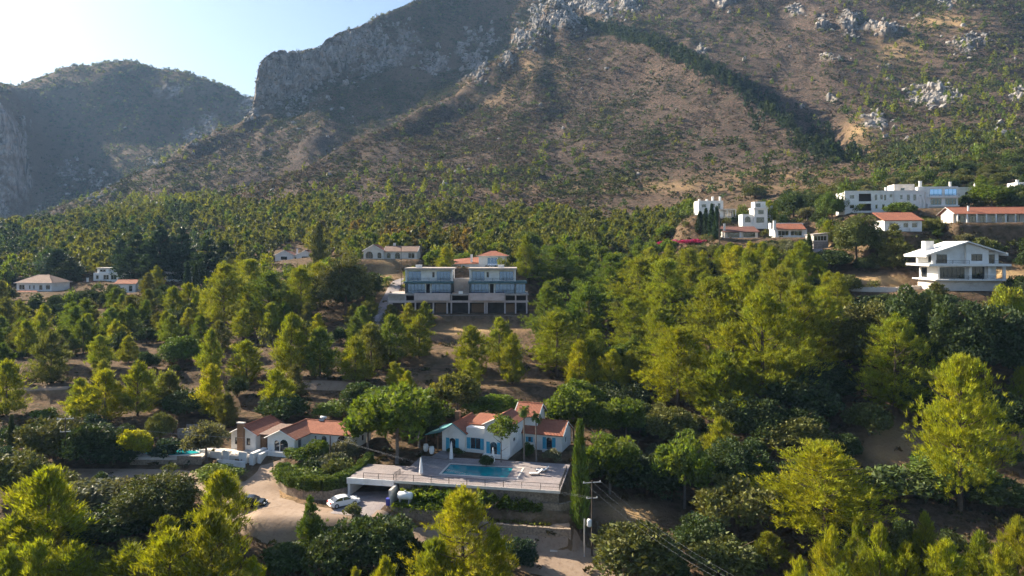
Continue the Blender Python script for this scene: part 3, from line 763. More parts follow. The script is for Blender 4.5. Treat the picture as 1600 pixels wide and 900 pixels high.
def T(kind, px, base, top, wid, tint, Y=None, label=None):
    p = ground(px, base) if Y is None else Vector(((px - 800) / F * Y, Y, hz1((px - 800) / F * Y, Y)))
    H = (HZ - top) / F * p.y - p.z
    plant(kind, p.x, p.y, max(H, 1.0), wid / F * p.y * .5, tint, p.z, label)
YG, BY, MG, DG, DK_, BG_, GG, OG, RU, FG = 'yellow-green', 'bright yellow-green', 'mid green', 'deep green', 'dark green', 'blue-green', 'grey-green', 'olive green', 'rusty', 'fresh green'
MAN = [  # trees one can pick out: kind, column, foot row, top row, width, colour
    ('pine', 75, 905, 728, 150, BY), ('pine', 20, 925, 800, 110, YG), ('pine', 115, 965, 845, 100, BY), ('pine', 205, 960, 850, 130, YG), ('pine', 60, 985, 840, 90, BY), ('pine', 15, 975, 850, 80, YG),
    ('carob', 250, 832, 735, 125, OG), ('carob', 145, 808, 752, 130, GG), ('carob', 25, 775, 708, 95, OG), ('carob', 75, 790, 735, 80, OG), ('olive', 190, 800, 755, 80, GG), ('carob', 175, 850, 790, 120, DG),
    ('tallpine', 345, 868, 733, 92, BY), ('pine', 330, 970, 795, 130, YG), ('pine', 265, 985, 825, 130, BY), ('pine', 395, 950, 868, 52, BY), ('carob', 300, 850, 800, 80, DG), ('pine', 290, 940, 860, 90, MG),
    ('darkpine', 484, 868, 772, 48, MG), ('carob', 590, 885, 806, 120, DG), ('carob', 530, 905, 828, 110, DG), ('carob', 640, 905, 838, 70, DK_), ('carob', 450, 900, 850, 80, DG), ('bush', 550, 815, 790, 30, OG),
    ('pine', 722, 965, 752, 150, BY), ('pine', 600, 985, 868, 60, BY), ('pine', 680, 985, 840, 100, YG), ('carob', 806, 892, 842, 62, BG_), ('pine', 770, 960, 820, 70, BY), ('pine', 555, 975, 885, 40, YG),
    ('carob', 990, 905, 825, 135, OG), ('carob', 1150, 838, 752, 125, OG), ('carob', 1095, 870, 810, 90, DG), ('pine', 1200, 890, 830, 60, YG), ('carob', 1130, 905, 840, 120, OG), ('bush', 1045, 905, 865, 60, DG), ('carob', 1215, 800, 740, 90, DG),
    ('broadleaf', 1070, 795, 680, 86, MG), ('pine', 1125, 742, 650, 62, YG), ('carob', 1148, 775, 690, 110, DG), ('carob', 1010, 775, 715, 110, DK_), ('carob', 960, 745, 690, 90, DG), ('carob', 1045, 690, 640, 80, OG),
    ('tallpine', 1290, 858, 685, 190, BY), ('tallpine', 1500, 800, 545, 135, BY), ('tallpine', 1398, 655, 485, 125, YG), ('carob', 1240, 705, 655, 100, OG), ('carob', 1190, 690, 645, 90, DG), ('carob', 1255, 690, 640, 70, DG),
    ('carob', 1480, 760, 715, 130, MG), ('bush', 1400, 780, 735, 110, DG), ('bush', 1320, 790, 735, 80, OG), ('carob', 1560, 800, 750, 100, DG),
    ('pine', 1300, 950, 820, 60, BY), ('pine', 1340, 935, 808, 52, YG), ('pine', 1375, 960, 815, 60, BY), ('pine', 1445, 910, 798, 44, YG), ('pine', 1480, 970, 840, 75, BY), ('pine', 1530, 960, 828, 70, YG), ('pine', 1590, 930, 805, 70, BY),
    ('pine', 1415, 975, 845, 60, BY), ('pine', 1565, 985, 850, 70, BY), ('pine', 1250, 985, 868, 55, BY), ('bush', 1500, 900, 850, 90, OG), ('carob', 1410, 890, 830, 80, OG), ('carob', 1330, 880, 820, 60, DG),
    ('carob', 1360, 600, 470, 110, OG), ('carob', 1425, 590, 452, 120, DG), ('carob', 1480, 615, 470, 110, DG), ('carob', 1540, 625, 465, 125, DK_), ('carob', 1595, 615, 478, 105, DK_), ('pine', 1595, 650, 570, 40, YG),
    ('carob', 1590, 700, 620, 70, DG), ('carob', 1440, 650, 580, 90, DG),
    ('tallpine', 1190, 640, 440, 150, YG), ('tallpine', 1250, 610, 430, 125, YG), ('pine', 1110, 560, 428, 105, YG), ('tallpine', 1285, 580, 445, 90, BY), ('pine', 1060, 645, 505, 120, BY), ('pine', 1125, 655, 545, 110, YG), ('pine', 1040, 520, 400, 100, YG),
    ('pine', 1160, 560, 415, 90, BY), ('pine', 1220, 540, 410, 80, YG), ('pine', 1075, 470, 385, 80, YG), ('pine', 1000, 500, 395, 90, YG), ('pine', 955, 480, 392, 85, MG), ('pine', 1145, 640, 500, 110, BY), ('pine', 1030, 600, 470, 90, YG),
    ('carob', 1250, 660, 590, 110, DK_), ('carob', 1170, 680, 620, 100, DG), ('carob', 1290, 640, 560, 90, DK_), ('pine', 985, 560, 460, 80, YG), ('pine', 920, 520, 440, 70, MG),
    ('pine', 905, 608, 530, 50, BY), ('pine', 958, 618, 545, 48, BY), ('pine', 870, 590, 478, 95, YG), ('pine', 855, 540, 440, 70, MG), ('pine', 735, 590, 508, 65, YG), ('pine', 780, 570, 495, 60, YG), ('pine', 735, 610, 560, 40, BY),
    ('broadleaf', 620, 725, 600, 120, FG), ('broadleaf', 575, 705, 622, 80, MG), ('broadleaf', 655, 700, 612, 80, MG), ('pine', 637, 625, 578, 30, BY), ('broadleaf', 600, 660, 605, 80, MG), ('broadleaf', 715, 660, 580, 75, OG), ('broadleaf', 770, 655, 618, 90, FG),
    ('broadleaf', 895, 690, 605, 85, MG), ('broadleaf', 935, 700, 625, 70, MG), ('carob', 520, 655, 628, 60, FG), ('thintree', 783, 726, 645, 44, MG),
    ('broadleaf', 212, 725, 670, 50, BY), ('carob', 85, 720, 655, 100, OG), ('carob', 145, 725, 665, 90, DG), ('carob', 180, 728, 690, 80, DK_), ('carob', 40, 700, 665, 60, DG), ('olive', 322, 722, 663, 66, GG), ('carob', 340, 752, 728, 70, FG), ('bush', 262, 722, 690, 46, BG_), ('carob', 250, 690, 645, 44, OG),
    ('pine', 125, 660, 590, 48, YG), ('pine', 165, 660, 575, 75, BY), ('pine', 215, 650, 562, 60, YG), ('pine', 330, 652, 568, 55, BY), ('pine', 330, 590, 512, 36, YG), ('pine', 430, 650, 575, 62, BY), ('pine', 385, 600, 530, 60, YG), ('pine', 455, 590, 488, 70, YG), ('pine', 380, 530, 482, 42, YG),
    ('pine', 500, 590, 510, 62, MG), ('pine', 555, 600, 525, 60, YG), ('carob', 280, 572, 528, 62, MG), ('pine', 155, 580, 522, 42, YG), ('pine', 80, 600, 515, 62, OG), ('pine', 10, 650, 560, 60, YG), ('pine', 5, 600, 535, 50, MG), ('pine', 265, 640, 580, 60, OG),
    ('carob', 250, 640, 605, 50, DG), ('carob', 290, 650, 610, 70, DK_), ('carob', 440, 660, 620, 80, DG), ('bush', 70, 660, 640, 40, MG), ('pine', 610, 570, 490, 60, MG), ('pine', 655, 560, 490, 60, YG), ('pine', 580, 580, 505, 70, OG), ('pine', 800, 600, 520, 50, YG),
    ('pine', 640, 520, 472, 34, YG), ('pine', 663, 515, 470, 30, YG), ('pine', 610, 515, 475, 36, OG), ('bush', 700, 655, 640, 30, DG), ('carob', 560, 640, 600, 60, DG),
    ('carob', 540, 498, 402, 90, OG), ('pine', 470, 500, 412, 70, YG), ('pine', 500, 480, 405, 60, BY), ('pine', 420, 505, 420, 80, MG), ('pine', 350, 515, 405, 80, YG), ('pine', 390, 480, 402, 80, YG), ('carob', 570, 470, 425, 60, DG), ('broadleaf', 520, 470, 405, 60, FG), ('darkpine', 498, 430, 345, 36, OG),
    ('darkpine', 215, 440, 362, 60, BG_), ('darkpine', 250, 440, 352, 70, BG_), ('darkpine', 285, 440, 352, 70, BG_), ('darkpine', 325, 445, 370, 70, BG_), ('darkpine', 190, 430, 372, 40, BG_), ('darkpine', 90, 440, 388, 70, BG_), ('darkpine', 110, 445, 400, 50, DK_), ('darkpine', 10, 445, 412, 45, BG_), ('darkpine', 350, 430, 375, 60, DK_),
    ('cypress', 293, 462, 408, 12, BG_), ('cypress', 306, 460, 412, 10, DK_), ('cypress', 906, 832, 655, 27, MG), ('cypress', 18, 715, 648, 12, DK_), ('cypress', 1103, 375, 325, 12, BG_), ('cypress', 1112, 375, 318, 12, BG_), ('cypress', 1120, 375, 322, 12, BG_), ('cypress', 1094, 376, 330, 14, BG_), ('cypress', 1264, 418, 366, 14, DG),
    ('carob', 1338, 412, 336, 75, OG), ('darkpine', 1398, 420, 348, 62, OG), ('darkpine', 1462, 480, 440, 50, OG), ('carob', 1300, 420, 390, 60, DG), ('carob', 1240, 412, 380, 50, GG), ('broadleaf', 1550, 330, 288, 56, MG), ('carob', 1408, 338, 316, 45, MG), ('carob', 1590, 335, 305, 50, DG),
    ('carob', 825, 400, 362, 46, FG), ('pine', 822, 440, 362, 34, YG), ('pine', 870, 460, 380, 90, MG), ('pine', 905, 440, 375, 80, MG), ('lowpalm', 603, 447, 424, 26, FG), ('palm', 659, 404, 374, 10, MG), ('palm', 667, 404, 378, 9, MG), ('bush', 1085, 386, 374, 50, 'magenta'), ('bush', 1050, 387, 376, 46, 'magenta'), ('carob', 1300, 348, 300, 50, MG), ('carob', 1180, 312, 290, 40, OG), ('pine', 1203, 352, 312, 26, YG), ('carob', 1240, 345, 296, 60, DG), ('carob', 1275, 340, 300, 50, DG),
    ('palm', 819, 722, 634, 22, MG), ('palm', 838, 724, 645, 20, MG), ('bush', 826, 715, 695, 20, DG), ('bush', 862, 722, 704, 30, GG), ('bush', 712, 712, 700, 26, DG), ('bush', 498, 718, 690, 40, MG), ('bush', 540, 722, 690, 40, GG), ('bush', 470, 722, 700, 50, FG),
    ('bush', 470, 757, 737, 60, FG), ('bush', 505, 757, 735, 60, MG), ('bush', 535, 750, 722, 50, OG), ('bush', 450, 750, 730, 50, MG), ('bush', 495, 738, 714, 50, DG), ('bush', 522, 738, 708, 50, GG), ('bush', 760, 730, 712, 20, DG), ('carob', 665, 690, 650, 40, DK_), ('carob', 1575, 560, 440, 60, BY)]
for e in MAN:
    T(*e)
LOCK = len(TREES)

def zone(px0, px1, d0, d1, spacing, kinds, hr, n):
    """Fill ground between two bearings and distances; kinds: (kind, radius/height, tint, weight)."""
    w = np.array([k[3] for k in kinds], float); w /= w.sum()
    c = rng.uniform(px0, px1, n); y = np.sqrt(rng.uniform(d0 * d0, d1 * d1, n)); x = (c - 800) / F * y; z = hground(x, y)
    ki = rng.choice(len(kinds), n, p=w)
    H = rng.uniform(*hr, n) * np.array([.55 if kinds[k][0] in ('carob', 'olive') else .3 if kinds[k][0] == 'bush' else 1 for k in ki])
    R = H * np.array([kinds[k][1] for k in ki]) * rng.uniform(.85, 1.15, n)
    ok = ~on_pad(x, y, 1.4) & ~bare(x, y, z) & ~blocks(x, y, z, H, R)
    tx = [t['x'] for t in TREES]; ty = [t['y'] for t in TREES]; tr = [t['R'] for t in TREES]
    for i in np.nonzero(ok)[0]:
        if (((np.array(tx) - x[i]) ** 2 + (np.array(ty) - y[i]) ** 2) < (spacing * .5 + np.array(tr) * .62) ** 2).any(): continue
        tx.append(x[i]); ty.append(y[i]); tr.append(R[i])
        plant(kinds[ki[i]][0], float(x[i]), float(y[i]), float(H[i]), float(R[i]), kinds[ki[i]][2], float(z[i]))
P1 = [('pine', .38, YG, 3), ('pine', .38, MG, 2), ('pine', .36, BY, 1.5), ('carob', .6, DG, 1), ('pine', .37, OG, 1.0)]
PD = [('carob', .62, DG, 2), ('carob', .6, DK_, 2), ('carob', .6, OG, 1.4), ('pine', .37, MG, .7)]
zone(975, 1320, 150, 240, 4.5, [('tallpine', .32, YG, 2), ('pine', .37, BY, 1.5), ('pine', .37, YG, 2), ('carob', .6, DK_, 1.2)], (8, 12), 260)
zone(1310, 1640, 128, 178, 5, PD, (9, 13), 110)
zone(835, 1000, 150, 260, 4.5, P1 + [('broadleaf', .45, MG, 1)], (6.5, 10), 150)
zone(-60, 330, 190, 275, 4.5, [('pine', .37, MG, 2), ('carob', .55, DG, 2), ('pine', .38, YG, 1), ('carob', .6, DK_, 1), ('pine', .37, OG, 1)], (7, 10), 240)
zone(300, 600, 185, 290, 4.5, P1 + [('carob', .55, DG, 2)], (7, 10), 200)
zone(-60, 620, 138, 190, 7.5, [('pine', .37, YG, 2), ('pine', .37, OG, 1), ('carob', .6, DG, 2), ('bush', .7, DG, 2), ('bush', .7, OG, 1)], (5, 8), 105)
zone(1000, 1330, 112, 150, 4.5, [('carob', .65, DG, 3), ('carob', .6, OG, 2), ('bush', .7, DG, 2), ('bush', .7, GG, .4), ('pine', .37, YG, .6)], (6, 9), 130)
zone(1330, 1660, 100, 140, 6.5, [('bush', .7, DG, 2), ('bush', .7, OG, 2), ('bush', .7, GG, 1), ('carob', .6, DG, 1)], (5, 8), 80)
zone(-60, 200, 112, 140, 4.5, [('carob', .65, DG, 2), ('bush', .7, DG, 1), ('carob', .6, BG_, 1)], (5, 8), 60)
zone(880, 1010, 112, 150, 4.5, [('carob', .6, DK_, 2), ('broadleaf', .45, MG, 1), ('carob', .6, DG, 2)], (7, 10), 60)
zone(1060, 1640, 190, 345, 4.0, [('carob', .65, OG, 3), ('carob', .62, DG, 3), ('olive', .6, GG, 1.4), ('pine', .37, MG, .6), ('bush', .7, OG, 1)], (4.5, 10), 900)
zone(1060, 1640, 190, 345, 2.6, [('carob', .7, OG, 3), ('carob', .7, DG, 3), ('bush', .8, GG, 2), ('bush', .8, OG, 2)], (3.0, 6.5), 1500)
zone(820, 1100, 235, 330, 6, [('pine', .37, MG, 2), ('carob', .6, BG_, 2), ('broadleaf', .45, MG, 1), ('olive', .6, GG, 1), ('pine', .37, YG, 1)], (6.5, 10), 130)
zone(620, 830, 225, 310, 5.5, [('carob', .6, DG, 2), ('broadleaf', .45, MG, 2), ('pine', .37, YG, 1), ('pine', .37, OG, 1)], (6.5, 9), 110)
zone(500, 700, 128, 150, 5, [('broadleaf', .45, MG, 2), ('carob', .6, DG, 2)], (6, 9), 40)
zone(1000, 1280, 86, 112, 6, [('carob', .65, OG, 2), ('bush', .7, DG, 2), ('bush', .7, GG, .4)], (5, 7), 40)
zone(-60, 330, 80, 104, 5, [('pine', .38, BY, 2), ('carob', .65, DG, 2), ('carob', .65, OG, 2), ('pine', .38, YG, 2)], (6, 9), 70)
zone(1240, 1660, 80, 98, 4.5, [('pine', .37, BY, 3), ('pine', .37, YG, 2), ('bush', .7, OG, 1)], (6, 8.5), 60)
zone(480, 840, 78, 92, 5, [('pine', .38, BY, 2), ('carob', .65, DG, 2)], (4.5, 6.5), 40)

# ---- how each tree is told apart
LAND = [("the lower white house", at(450, 706, 130)), ("the blue-shuttered villa", at(790, 710, 124)), ("the pool deck", at(740, 745, 110)), ("the white parked car", at(537, 785, 108)), ("the black parked car", at(390, 787, 107)),
        ("the transformer pole", at(925, 860, 100)), ("the twin glass house", at(720, 490, 213)), ("the white concrete house", at(1505, 455, 185)), ("the white apartment row", at(1380, 333, 252)),
        ("the long veranda house", at(1550, 348, 216)), ("the small red-roofed house", at(1410, 362, 217)), ("the stone hut", at(1283, 389, 234)), ("the red-and-white bungalow", at(1236, 371, 252)), ("the stepped white house", at(1120, 336, 287)),
        ("the arched pink house", at(610, 405, 278)), ("the double-gabled house", at(460, 410, 338)), ("the hip-roofed house", at(60, 455, 293)), ("the flat-roofed house", at(290, 440, 293)),
        ("the bare dirt clearing", at(1395, 690, 125)), ("the dirt road bend", at(880, 870, 100)), ("the turquoise pool", at(270, 706, 127)), ("the dry grass terrace", at(740, 515, 195)),
        ("the old orchard pole", at(102, 735, 121)), ("the bare terrace path", at(60, 612, 160)), ("the young pine row", at(1450, 860, 98)), ("the wooded gully", at(1290, 600, 155)),
        ("the terrace bank", at(800, 600, 160)), ("the orchard terraces", at(330, 600, 160)), ("the middle pine grove", at(1050, 480, 200)), ("the dark conifer stand", at(270, 440, 280))]
_O1 = ["first", "second", "third", "fourth", "fifth", "sixth", "seventh", "eighth", "ninth", "tenth", "eleventh", "twelfth", "thirteenth", "fourteenth", "fifteenth", "sixteenth", "seventeenth", "eighteenth", "nineteenth", "twentieth"]
ORD = _O1 + ["twenty-" + q for q in _O1[:9]] + ["thirtieth"] + ["thirty-" + q for q in _O1[:9]]
for _a, _b in (("fortieth", "forty-"), ("fiftieth", "fifty-"), ("sixtieth", "sixty-"), ("seventieth", "seventy-"), ("eightieth", "eighty-")): ORD += [_a] + [_b + q for q in _O1[:9]]
def label_trees():
    used = {}
    for t in TREES:
        b = min(LAND, key=lambda l: (l[1].x - t['x']) ** 2 + (l[1].y - t['y']) ** 2 * .6)
        dx = t['x'] - b[1].x; dy = t['y'] - b[1].y
        rel = "uphill of" if dy > abs(dx) else "downhill of" if -dy > abs(dx) else "west of" if dx < 0 else "east of"
        rel = {"west of": "left of", "east of": "right of"}.get(rel, rel)
        t['key'] = (NAMES[t['kind']], WORD[t['kind']], t['tint'], rel, b[0]); t['dist'] = math.hypot(dx, dy)
        used.setdefault(t['key'], []).append(t)
    for k, lst in used.items():
        lst.sort(key=lambda t: t['dist'])
        for i, t in enumerate(lst):
            w = f"{k[2]} {k[1]} {k[3]} {k[4]}"
            if len(lst) > 1:
                w = f"{ORD[i]} {w}"
            t['label'] = w
# beyond the three hundred largest of a kind the rest stand as one wood
REST = []
for nm_ in set(NAMES.values()):
    mem = [t for t in TREES if NAMES[t['kind']] == nm_]
    mem.sort(key=lambda t: -(t['H'] * t['R'] / t['y'] ** 2))
    REST += mem[285:]
_rest = {id(t) for t in REST}
TREES[:] = [t for t in TREES if id(t) not in _rest]
label_trees()

GRP = {'pine_tree': 'pines on the valley side', 'conifer_tree': 'dark conifers', 'evergreen_tree': 'round evergreen trees', 'broadleaf_tree': 'broadleaf trees in the gardens', 'olive_tree': 'olive trees', 'bush': 'bushes on the slopes', 'cypress_tree': 'slim cypresses', 'palm_tree': 'garden palms'}
for t in TREES:
    H0, R0, var = PROTO[t['kind']]
    k = random.randrange(len(var)); cm, tm = var[k]
    z = t['z'] if t['z'] is not None else hz1(t['x'], t['y'])
    root = empty(NAMES[t['kind']], (t['x'], t['y'], z), random.uniform(0, 6.28), t['label'], NAMES[t['kind']].replace('_', ' '), GRP[NAMES[t['kind']]])
    root.scale = (t['R'] / R0, t['R'] / R0, t['H'] / H0)
    c = TINT[t['tint']]; v = random.uniform(.85, 1.18)
    cr = bpy.data.objects.new("crown", cm); link(cr, root); cr.color = (c[0] * v * random.uniform(.93, 1.07), c[1] * v, c[2] * v, 1)
    link(bpy.data.objects.new("trunk", tm), root)
print("TREES", len(TREES), {k: sum(1 for t in TREES if NAMES[t['kind']] == k) for k in GRP})

# ------------------------------------------------------------------ masses nobody could count
def merge(protos, pos, scl, rot, tints, name, mat, label):
    """Many copies of small leaf meshes as one object."""
    Vs = []; Ts = []
    which = rng.integers(0, len(protos), len(pos))
    for k, pv in enumerate(protos):
        m = which == k
        if not m.any(): continue
        p, s, r, tn = pos[m], scl[m], rot[m], tints[m]
        c, sn = np.cos(r)[:, None], np.sin(r)[:, None]
        x = pv[None, :, 0] * s[:, 0:1]; y = pv[None, :, 1] * s[:, 0:1]; z = pv[None, :, 2] * s[:, 1:2]
        Vs.append(np.stack([x * c - y * sn + p[:, 0:1], x * sn + y * c + p[:, 1:2], z + p[:, 2:3]], -1).reshape(-1, 3))
        Ts.append(np.repeat(np.concatenate([tn, np.ones((len(tn), 1))], 1), len(pv), 0))
    V = np.concatenate(Vs); me = np_mesh(name, V, np.arange(len(V)).reshape(-1, 3), mat, np.concatenate(Ts))
    o = link(bpy.data.objects.new(name, me)); tag(o, label, kind="stuff")
    print(name, len(V) // 3, "tris")
    return o

def pick(cols_, n):
    c = np.array([TINT[k] if isinstance(k, str) else k for k in cols_]); i = rng.integers(0, len(c), n)
    return c[i] * rng.uniform(.75, 1.25, (n, 1))

if REST:
    ps = np.array([[t['x'], t['y'], t['z'] - .1] for t in REST]); sc = np.array([[t['R'] / .62, t['H']] for t in REST])
    merge([clump_leaves(1.0, .62, 30, 9, .16, g, 0, .9, .34) for _ in range(4)], ps, sc, rng.uniform(0, 6.28, len(ps)), np.array([TINT[t['tint']] for t in REST]), "hillside_thicket", M['leaf_far'], "smallest round evergreens merging into thickets between the hillside houses")
# far pine wood between the last houses and the foot of the mountain
def far_wood():
    n = 5200
    c = rng.uniform(-70, 1090, n); Dq, _ = breaklines(c)
    d1 = Dq[len(NEAR_D)] - 40 + 30 * fbm(c / 60, c * 0, 2, 4); d0 = np.interp(c, [-70, 150, 350, 450, 560, 700, 830, 1000, 1090], [300, 310, 300, 345, 300, 262, 275, 290, 300])
    y = d0 + (d1 - d0) * rng.uniform(0, 1, n) ** .8; x = (c - 800) / F * y
    order = np.argsort(y); keep = []; cell = {}
    for i in order:
        k = (int(x[i] // 5), int(y[i] // 5))
        if any((kx, ky) in cell and any((x[i] - x[j]) ** 2 + (y[i] - y[j]) ** 2 < 17 for j in cell[(kx, ky)]) for kx in (k[0] - 1, k[0], k[0] + 1) for ky in (k[1] - 1, k[1], k[1] + 1)): continue
        cell.setdefault(k, []).append(i); keep.append(i)
    x, y, c = x[keep], y[keep], c[keep]; z = hground(x, y); n = len(x)
    H = rng.uniform(6, 10, n)
    ok = ~blocks(x, y, z, H, 2.2) & ~on_pad(x, y, 2) & (fbm(x / 30, y / 30, 2, 44) > -.42)
    x, y, z, H, c = x[ok], y[ok], z[ok], H[ok], c[ok]; n = len(x)
    pr = [pine_leaves(1.0, .30, 22, 3, .14, .045, g, .1, m=3) for _ in range(5)]
    tn = pick([(.135, .155, .032), (.155, .170, .032), (.11, .13, .032), (.125, .145, .030), MG, OG], n)
    rust = (fbm(c / 40, y / 40, 2, 9) > .38) & (c > 470) & (c < 830) & (y < 380)
    tn[rust] = pick([OG, (.16, .12, .04), (.12, .10, .03)], int(rust.sum()))
    dk = (c < 330) & (fbm(c / 70, y / 70, 2, 19) > .12); tn[dk] = pick([BG_, DG, DK_], int(dk.sum()))
    merge(pr, np.stack([x, y, z - .1], 1), np.stack([H * rng.uniform(1.15, 1.6, n), H], 1), rng.uniform(0, 6.28, n), tn, "pine_forest", M['leaf_far'], "distant yellow-green pine wood along the foot of the mountain")
far_wood()

# scrub on the mountain
cellA = np.abs((GX[:-1, 1:] - GX[:-1, :-1]) * (GY[1:, :-1] - GY[:-1, :-1])) * np.sqrt(1 + np.clip(dzdy[:-1, :-1], -3, 3) ** 2)
inview = (gpx[:-1, :-1] > -60) & (gpx[:-1, :-1] < 1660) & (gpy[:-1, :-1] > -40)
front = np.maximum.accumulate((HZ - gpy)[::1], axis=0)[:-1, :-1] <= (HZ - gpy)[:-1, :-1] + 14     # not behind a crest
clump = np.clip(fbm(GX / 35, GY / 60, 4, 71)[:-1, :-1] * 1.6 + .7, .15, 1.5)
def scatter(weight, n):
    w = (weight * cellA).ravel(); cs = np.cumsum(w); i = np.searchsorted(cs, rng.uniform(0, cs[-1], n))
    r, q = np.unravel_index(np.minimum(i, w.size - 1), cellA.shape)
    a, b = rng.uniform(0, 1, (2, n, 1)); VV = V.reshape(nr, nc, 3)
    P = (VV[r, q] * (1 - a) + VV[r + 1, q] * a) * (1 - b) + (VV[r, q + 1] * (1 - a) + VV[r + 1, q + 1] * a) * b
    return P, r, q
def dome(n, g):
    q = rand_dirs(n, g); q[:, 2] = np.abs(q[:, 2])
    return blades(q * .62 * np.array([1, 1, .8]), q * .6 + np.array([0, 0, .3]), .62, .34, .5, g)
Gy = GY[:-1, :-1]; rk_ = np.clip(rockm[:-1, :-1], 0, 1); dr_ = dry[:-1, :-1]
dens = (.45 + .9 * (1 - smooth(950, 1150, Gy))) * (1 + 1.2 * smooth(930, 1020, Gy) * (1 - smooth(850, 930, gpx[:-1, :-1]))) * inview * front * clump * (1 - .75 * rk_) * (1 - .7 * dr_) * smooth(370, 470, Gy) * (1 - .75 * smooth(1250, 1450, Gy))
nS = 88000
P, r, q = scatter(dens, nS)
far3 = smooth(1250, 1400, P[:, 1])
tn = pick([(.110, .080, .066), (.088, .074, .050), (.130, .094, .078), (.070, .072, .036), (.100, .096, .044), (.094, .072, .062)], nS)
gr = (fbm(P[:, 0] / 60, P[:, 1] / 60, 3, 81) > .12) | (rng.uniform(0, 1, nS) < .12) | (far3 > .5) | ((P[:, 1] > 980) & (P[:, 0] < 90))
tn[gr] = pick([(.058, .066, .024), (.075, .082, .028), (.045, .056, .022)], int(gr.sum()))
s = rng.uniform(.75, 2.0, nS) ** 1.6 * (1 + .5 * smooth(900, 1500, P[:, 1]))
merge([dome(8, g) for _ in range(6)], P, np.stack([s, s * rng.uniform(.6, 1.0, nS)], 1), rng.uniform(0, 6.28, nS), tn, "scrub", M['leaf_dull'], "low mauve-brown and olive scrub dotted over the mountain slopes")

# trees standing on the mountain: dark in the ravine, yellow-green on the open slopes
px_, py_ = gpx[:-1, :-1], gpy[:-1, :-1]
crest = np.interp(px_, [930, 1000, 1100, 1200, 1300, 1340], [42, 68, 115, 178, 243, 262])
rav = inview * np.exp(-((py_ - crest + 3) / np.interp(px_, [930, 1100, 1200, 1300], [7, 10, 24, 34])) ** 2) * smooth(900, 940, px_) * (1 - smooth(1300, 1345, px_)) * smooth(430, 460, Gy) * (Gy < np.interp(px_, [930, 1000, 1100, 1200, 1300, 1340], [1080, 985, 850, 720, 610, 560])) * (np.maximum.accumulate(HZ - gpy, axis=0)[:-1, :-1] <= (HZ - gpy)[:-1, :-1] + 16)
P, r, q = scatter(rav, 900)
H = rng.uniform(6, 12, len(P))
merge([pine_leaves(1.0, .30, 18, 2, .2, .06, g, .05, m=2) for _ in range(4)], P, np.stack([H, H], 1), rng.uniform(0, 6.28, len(P)), pick([BG_, DK_, BG_, DG], len(P)) * .65, "ravine_wood", M['leaf_far'], "dark wood filling the ravine that runs down the mountain")
yp = inview * front * (gauss_sum(px_, py_, [(500, 300, 80, 16, .6), (650, 292, 110, 20, .6), (780, 285, 80, 20, .35), (1280, 150, 90, 30, 1), (1370, 150, 60, 30, 1), (1560, 150, 60, 60, .7), (1530, 250, 90, 40, 1), (860, 245, 60, 20, .3), (1440, 130, 60, 30, .5), (300, 240, 60, 25, .3), (1250, 20, 100, 15, .4), (240, 320, 120, 12, .8), (1000, 15, 60, 15, .4), (1480, 110, 150, 60, .5)])) * smooth(380, 420, Gy)
P, r, q = scatter(yp, 900)
H = rng.uniform(2.5, 7.5, len(P))
merge([pine_leaves(1.0, .36, 16, 2, .22, .07, g, .05, m=2) for _ in range(4)], P, np.stack([H, H], 1), rng.uniform(0, 6.28, len(P)), pick([YG, MG, OG, YG], len(P)), "young_pines", M['leaf_far'], "scattered young yellow-green pines on the open mountain slopes")
gn = inview * front * (.12 + gauss_sum(px_, py_, [(1400, 260, 260, 50, 1), (1150, 270, 80, 25, .5), (900, 280, 200, 30, .3), (1500, 20, 120, 25, .8), (700, 40, 120, 40, .5), (1100, 30, 120, 20, .5), (200, 180, 170, 70, .5), (1060, 210, 60, 25, .4), (1450, 90, 170, 90, .55), (1150, 60, 120, 40, .35)])) * (1 - rk_) * smooth(340, 400, Gy)
P, r, q = scatter(gn, 5200)
H = rng.uniform(2, 5.5, len(P)) * (1 + .5 * smooth(1300, 1600, P[:, 1]))
merge([clump_leaves(1.0, .62, 8, 5, .34, g, 0, .9, .5) for _ in range(4)], P, np.stack([H, H], 1), rng.uniform(0, 6.28, len(P)), pick([DG, DK_, OG, (.05, .06, .022)], len(P)), "hillside_bushes", M['leaf_far'], "dark green bushes and small oaks scattered over the mountainside")

# broken limestone on the crags
def chunk(g):
    t_ = (1 + 5 ** .5) / 2
    v = np.array([(-1, t_, 0), (1, t_, 0), (-1, -t_, 0), (1, -t_, 0), (0, -1, t_), (0, 1, t_), (0, -1, -t_), (0, 1, -t_), (t_, 0, -1), (t_, 0, 1), (-t_, 0, -1), (-t_, 0, 1)]) / 1.9
    v = v * g.uniform(.55, 1.25, (12, 1)) * np.array([1, .8, 1.0])
    f = [(0, 11, 5), (0, 5, 1), (0, 1, 7), (0, 7, 10), (0, 10, 11), (1, 5, 9), (5, 11, 4), (11, 10, 2), (10, 7, 6), (7, 1, 8), (3, 9, 4), (3, 4, 2), (3, 2, 6), (3, 6, 8), (3, 8, 9), (4, 9, 5), (2, 4, 11), (6, 2, 10), (8, 6, 7), (9, 8, 1)]
    return v[np.array(f).ravel()]
lw = inview * front * (rk_ ** 1.3 + .004) * (1 - .75 * smooth(1000, 1060, Gy) * (gpx[:-1, :-1] < 800)) * smooth(420, 460, Gy) * (Gy < 1500)
P, r, q = scatter(lw, 3600)
s = rng.uniform(.7, 2.6, len(P)) ** 1.3 * (1 + .5 * smooth(900, 1200, P[:, 1]))
merge([chunk(g) for _ in range(8)], P, np.stack([s, s * rng.uniform(.6, 1.5, len(P))], 1), rng.uniform(0, 6.28, len(P)), np.ones((len(P), 3)), "limestone_rocks", M['limestone'], "broken pale limestone blocks on the crags and outcrops")

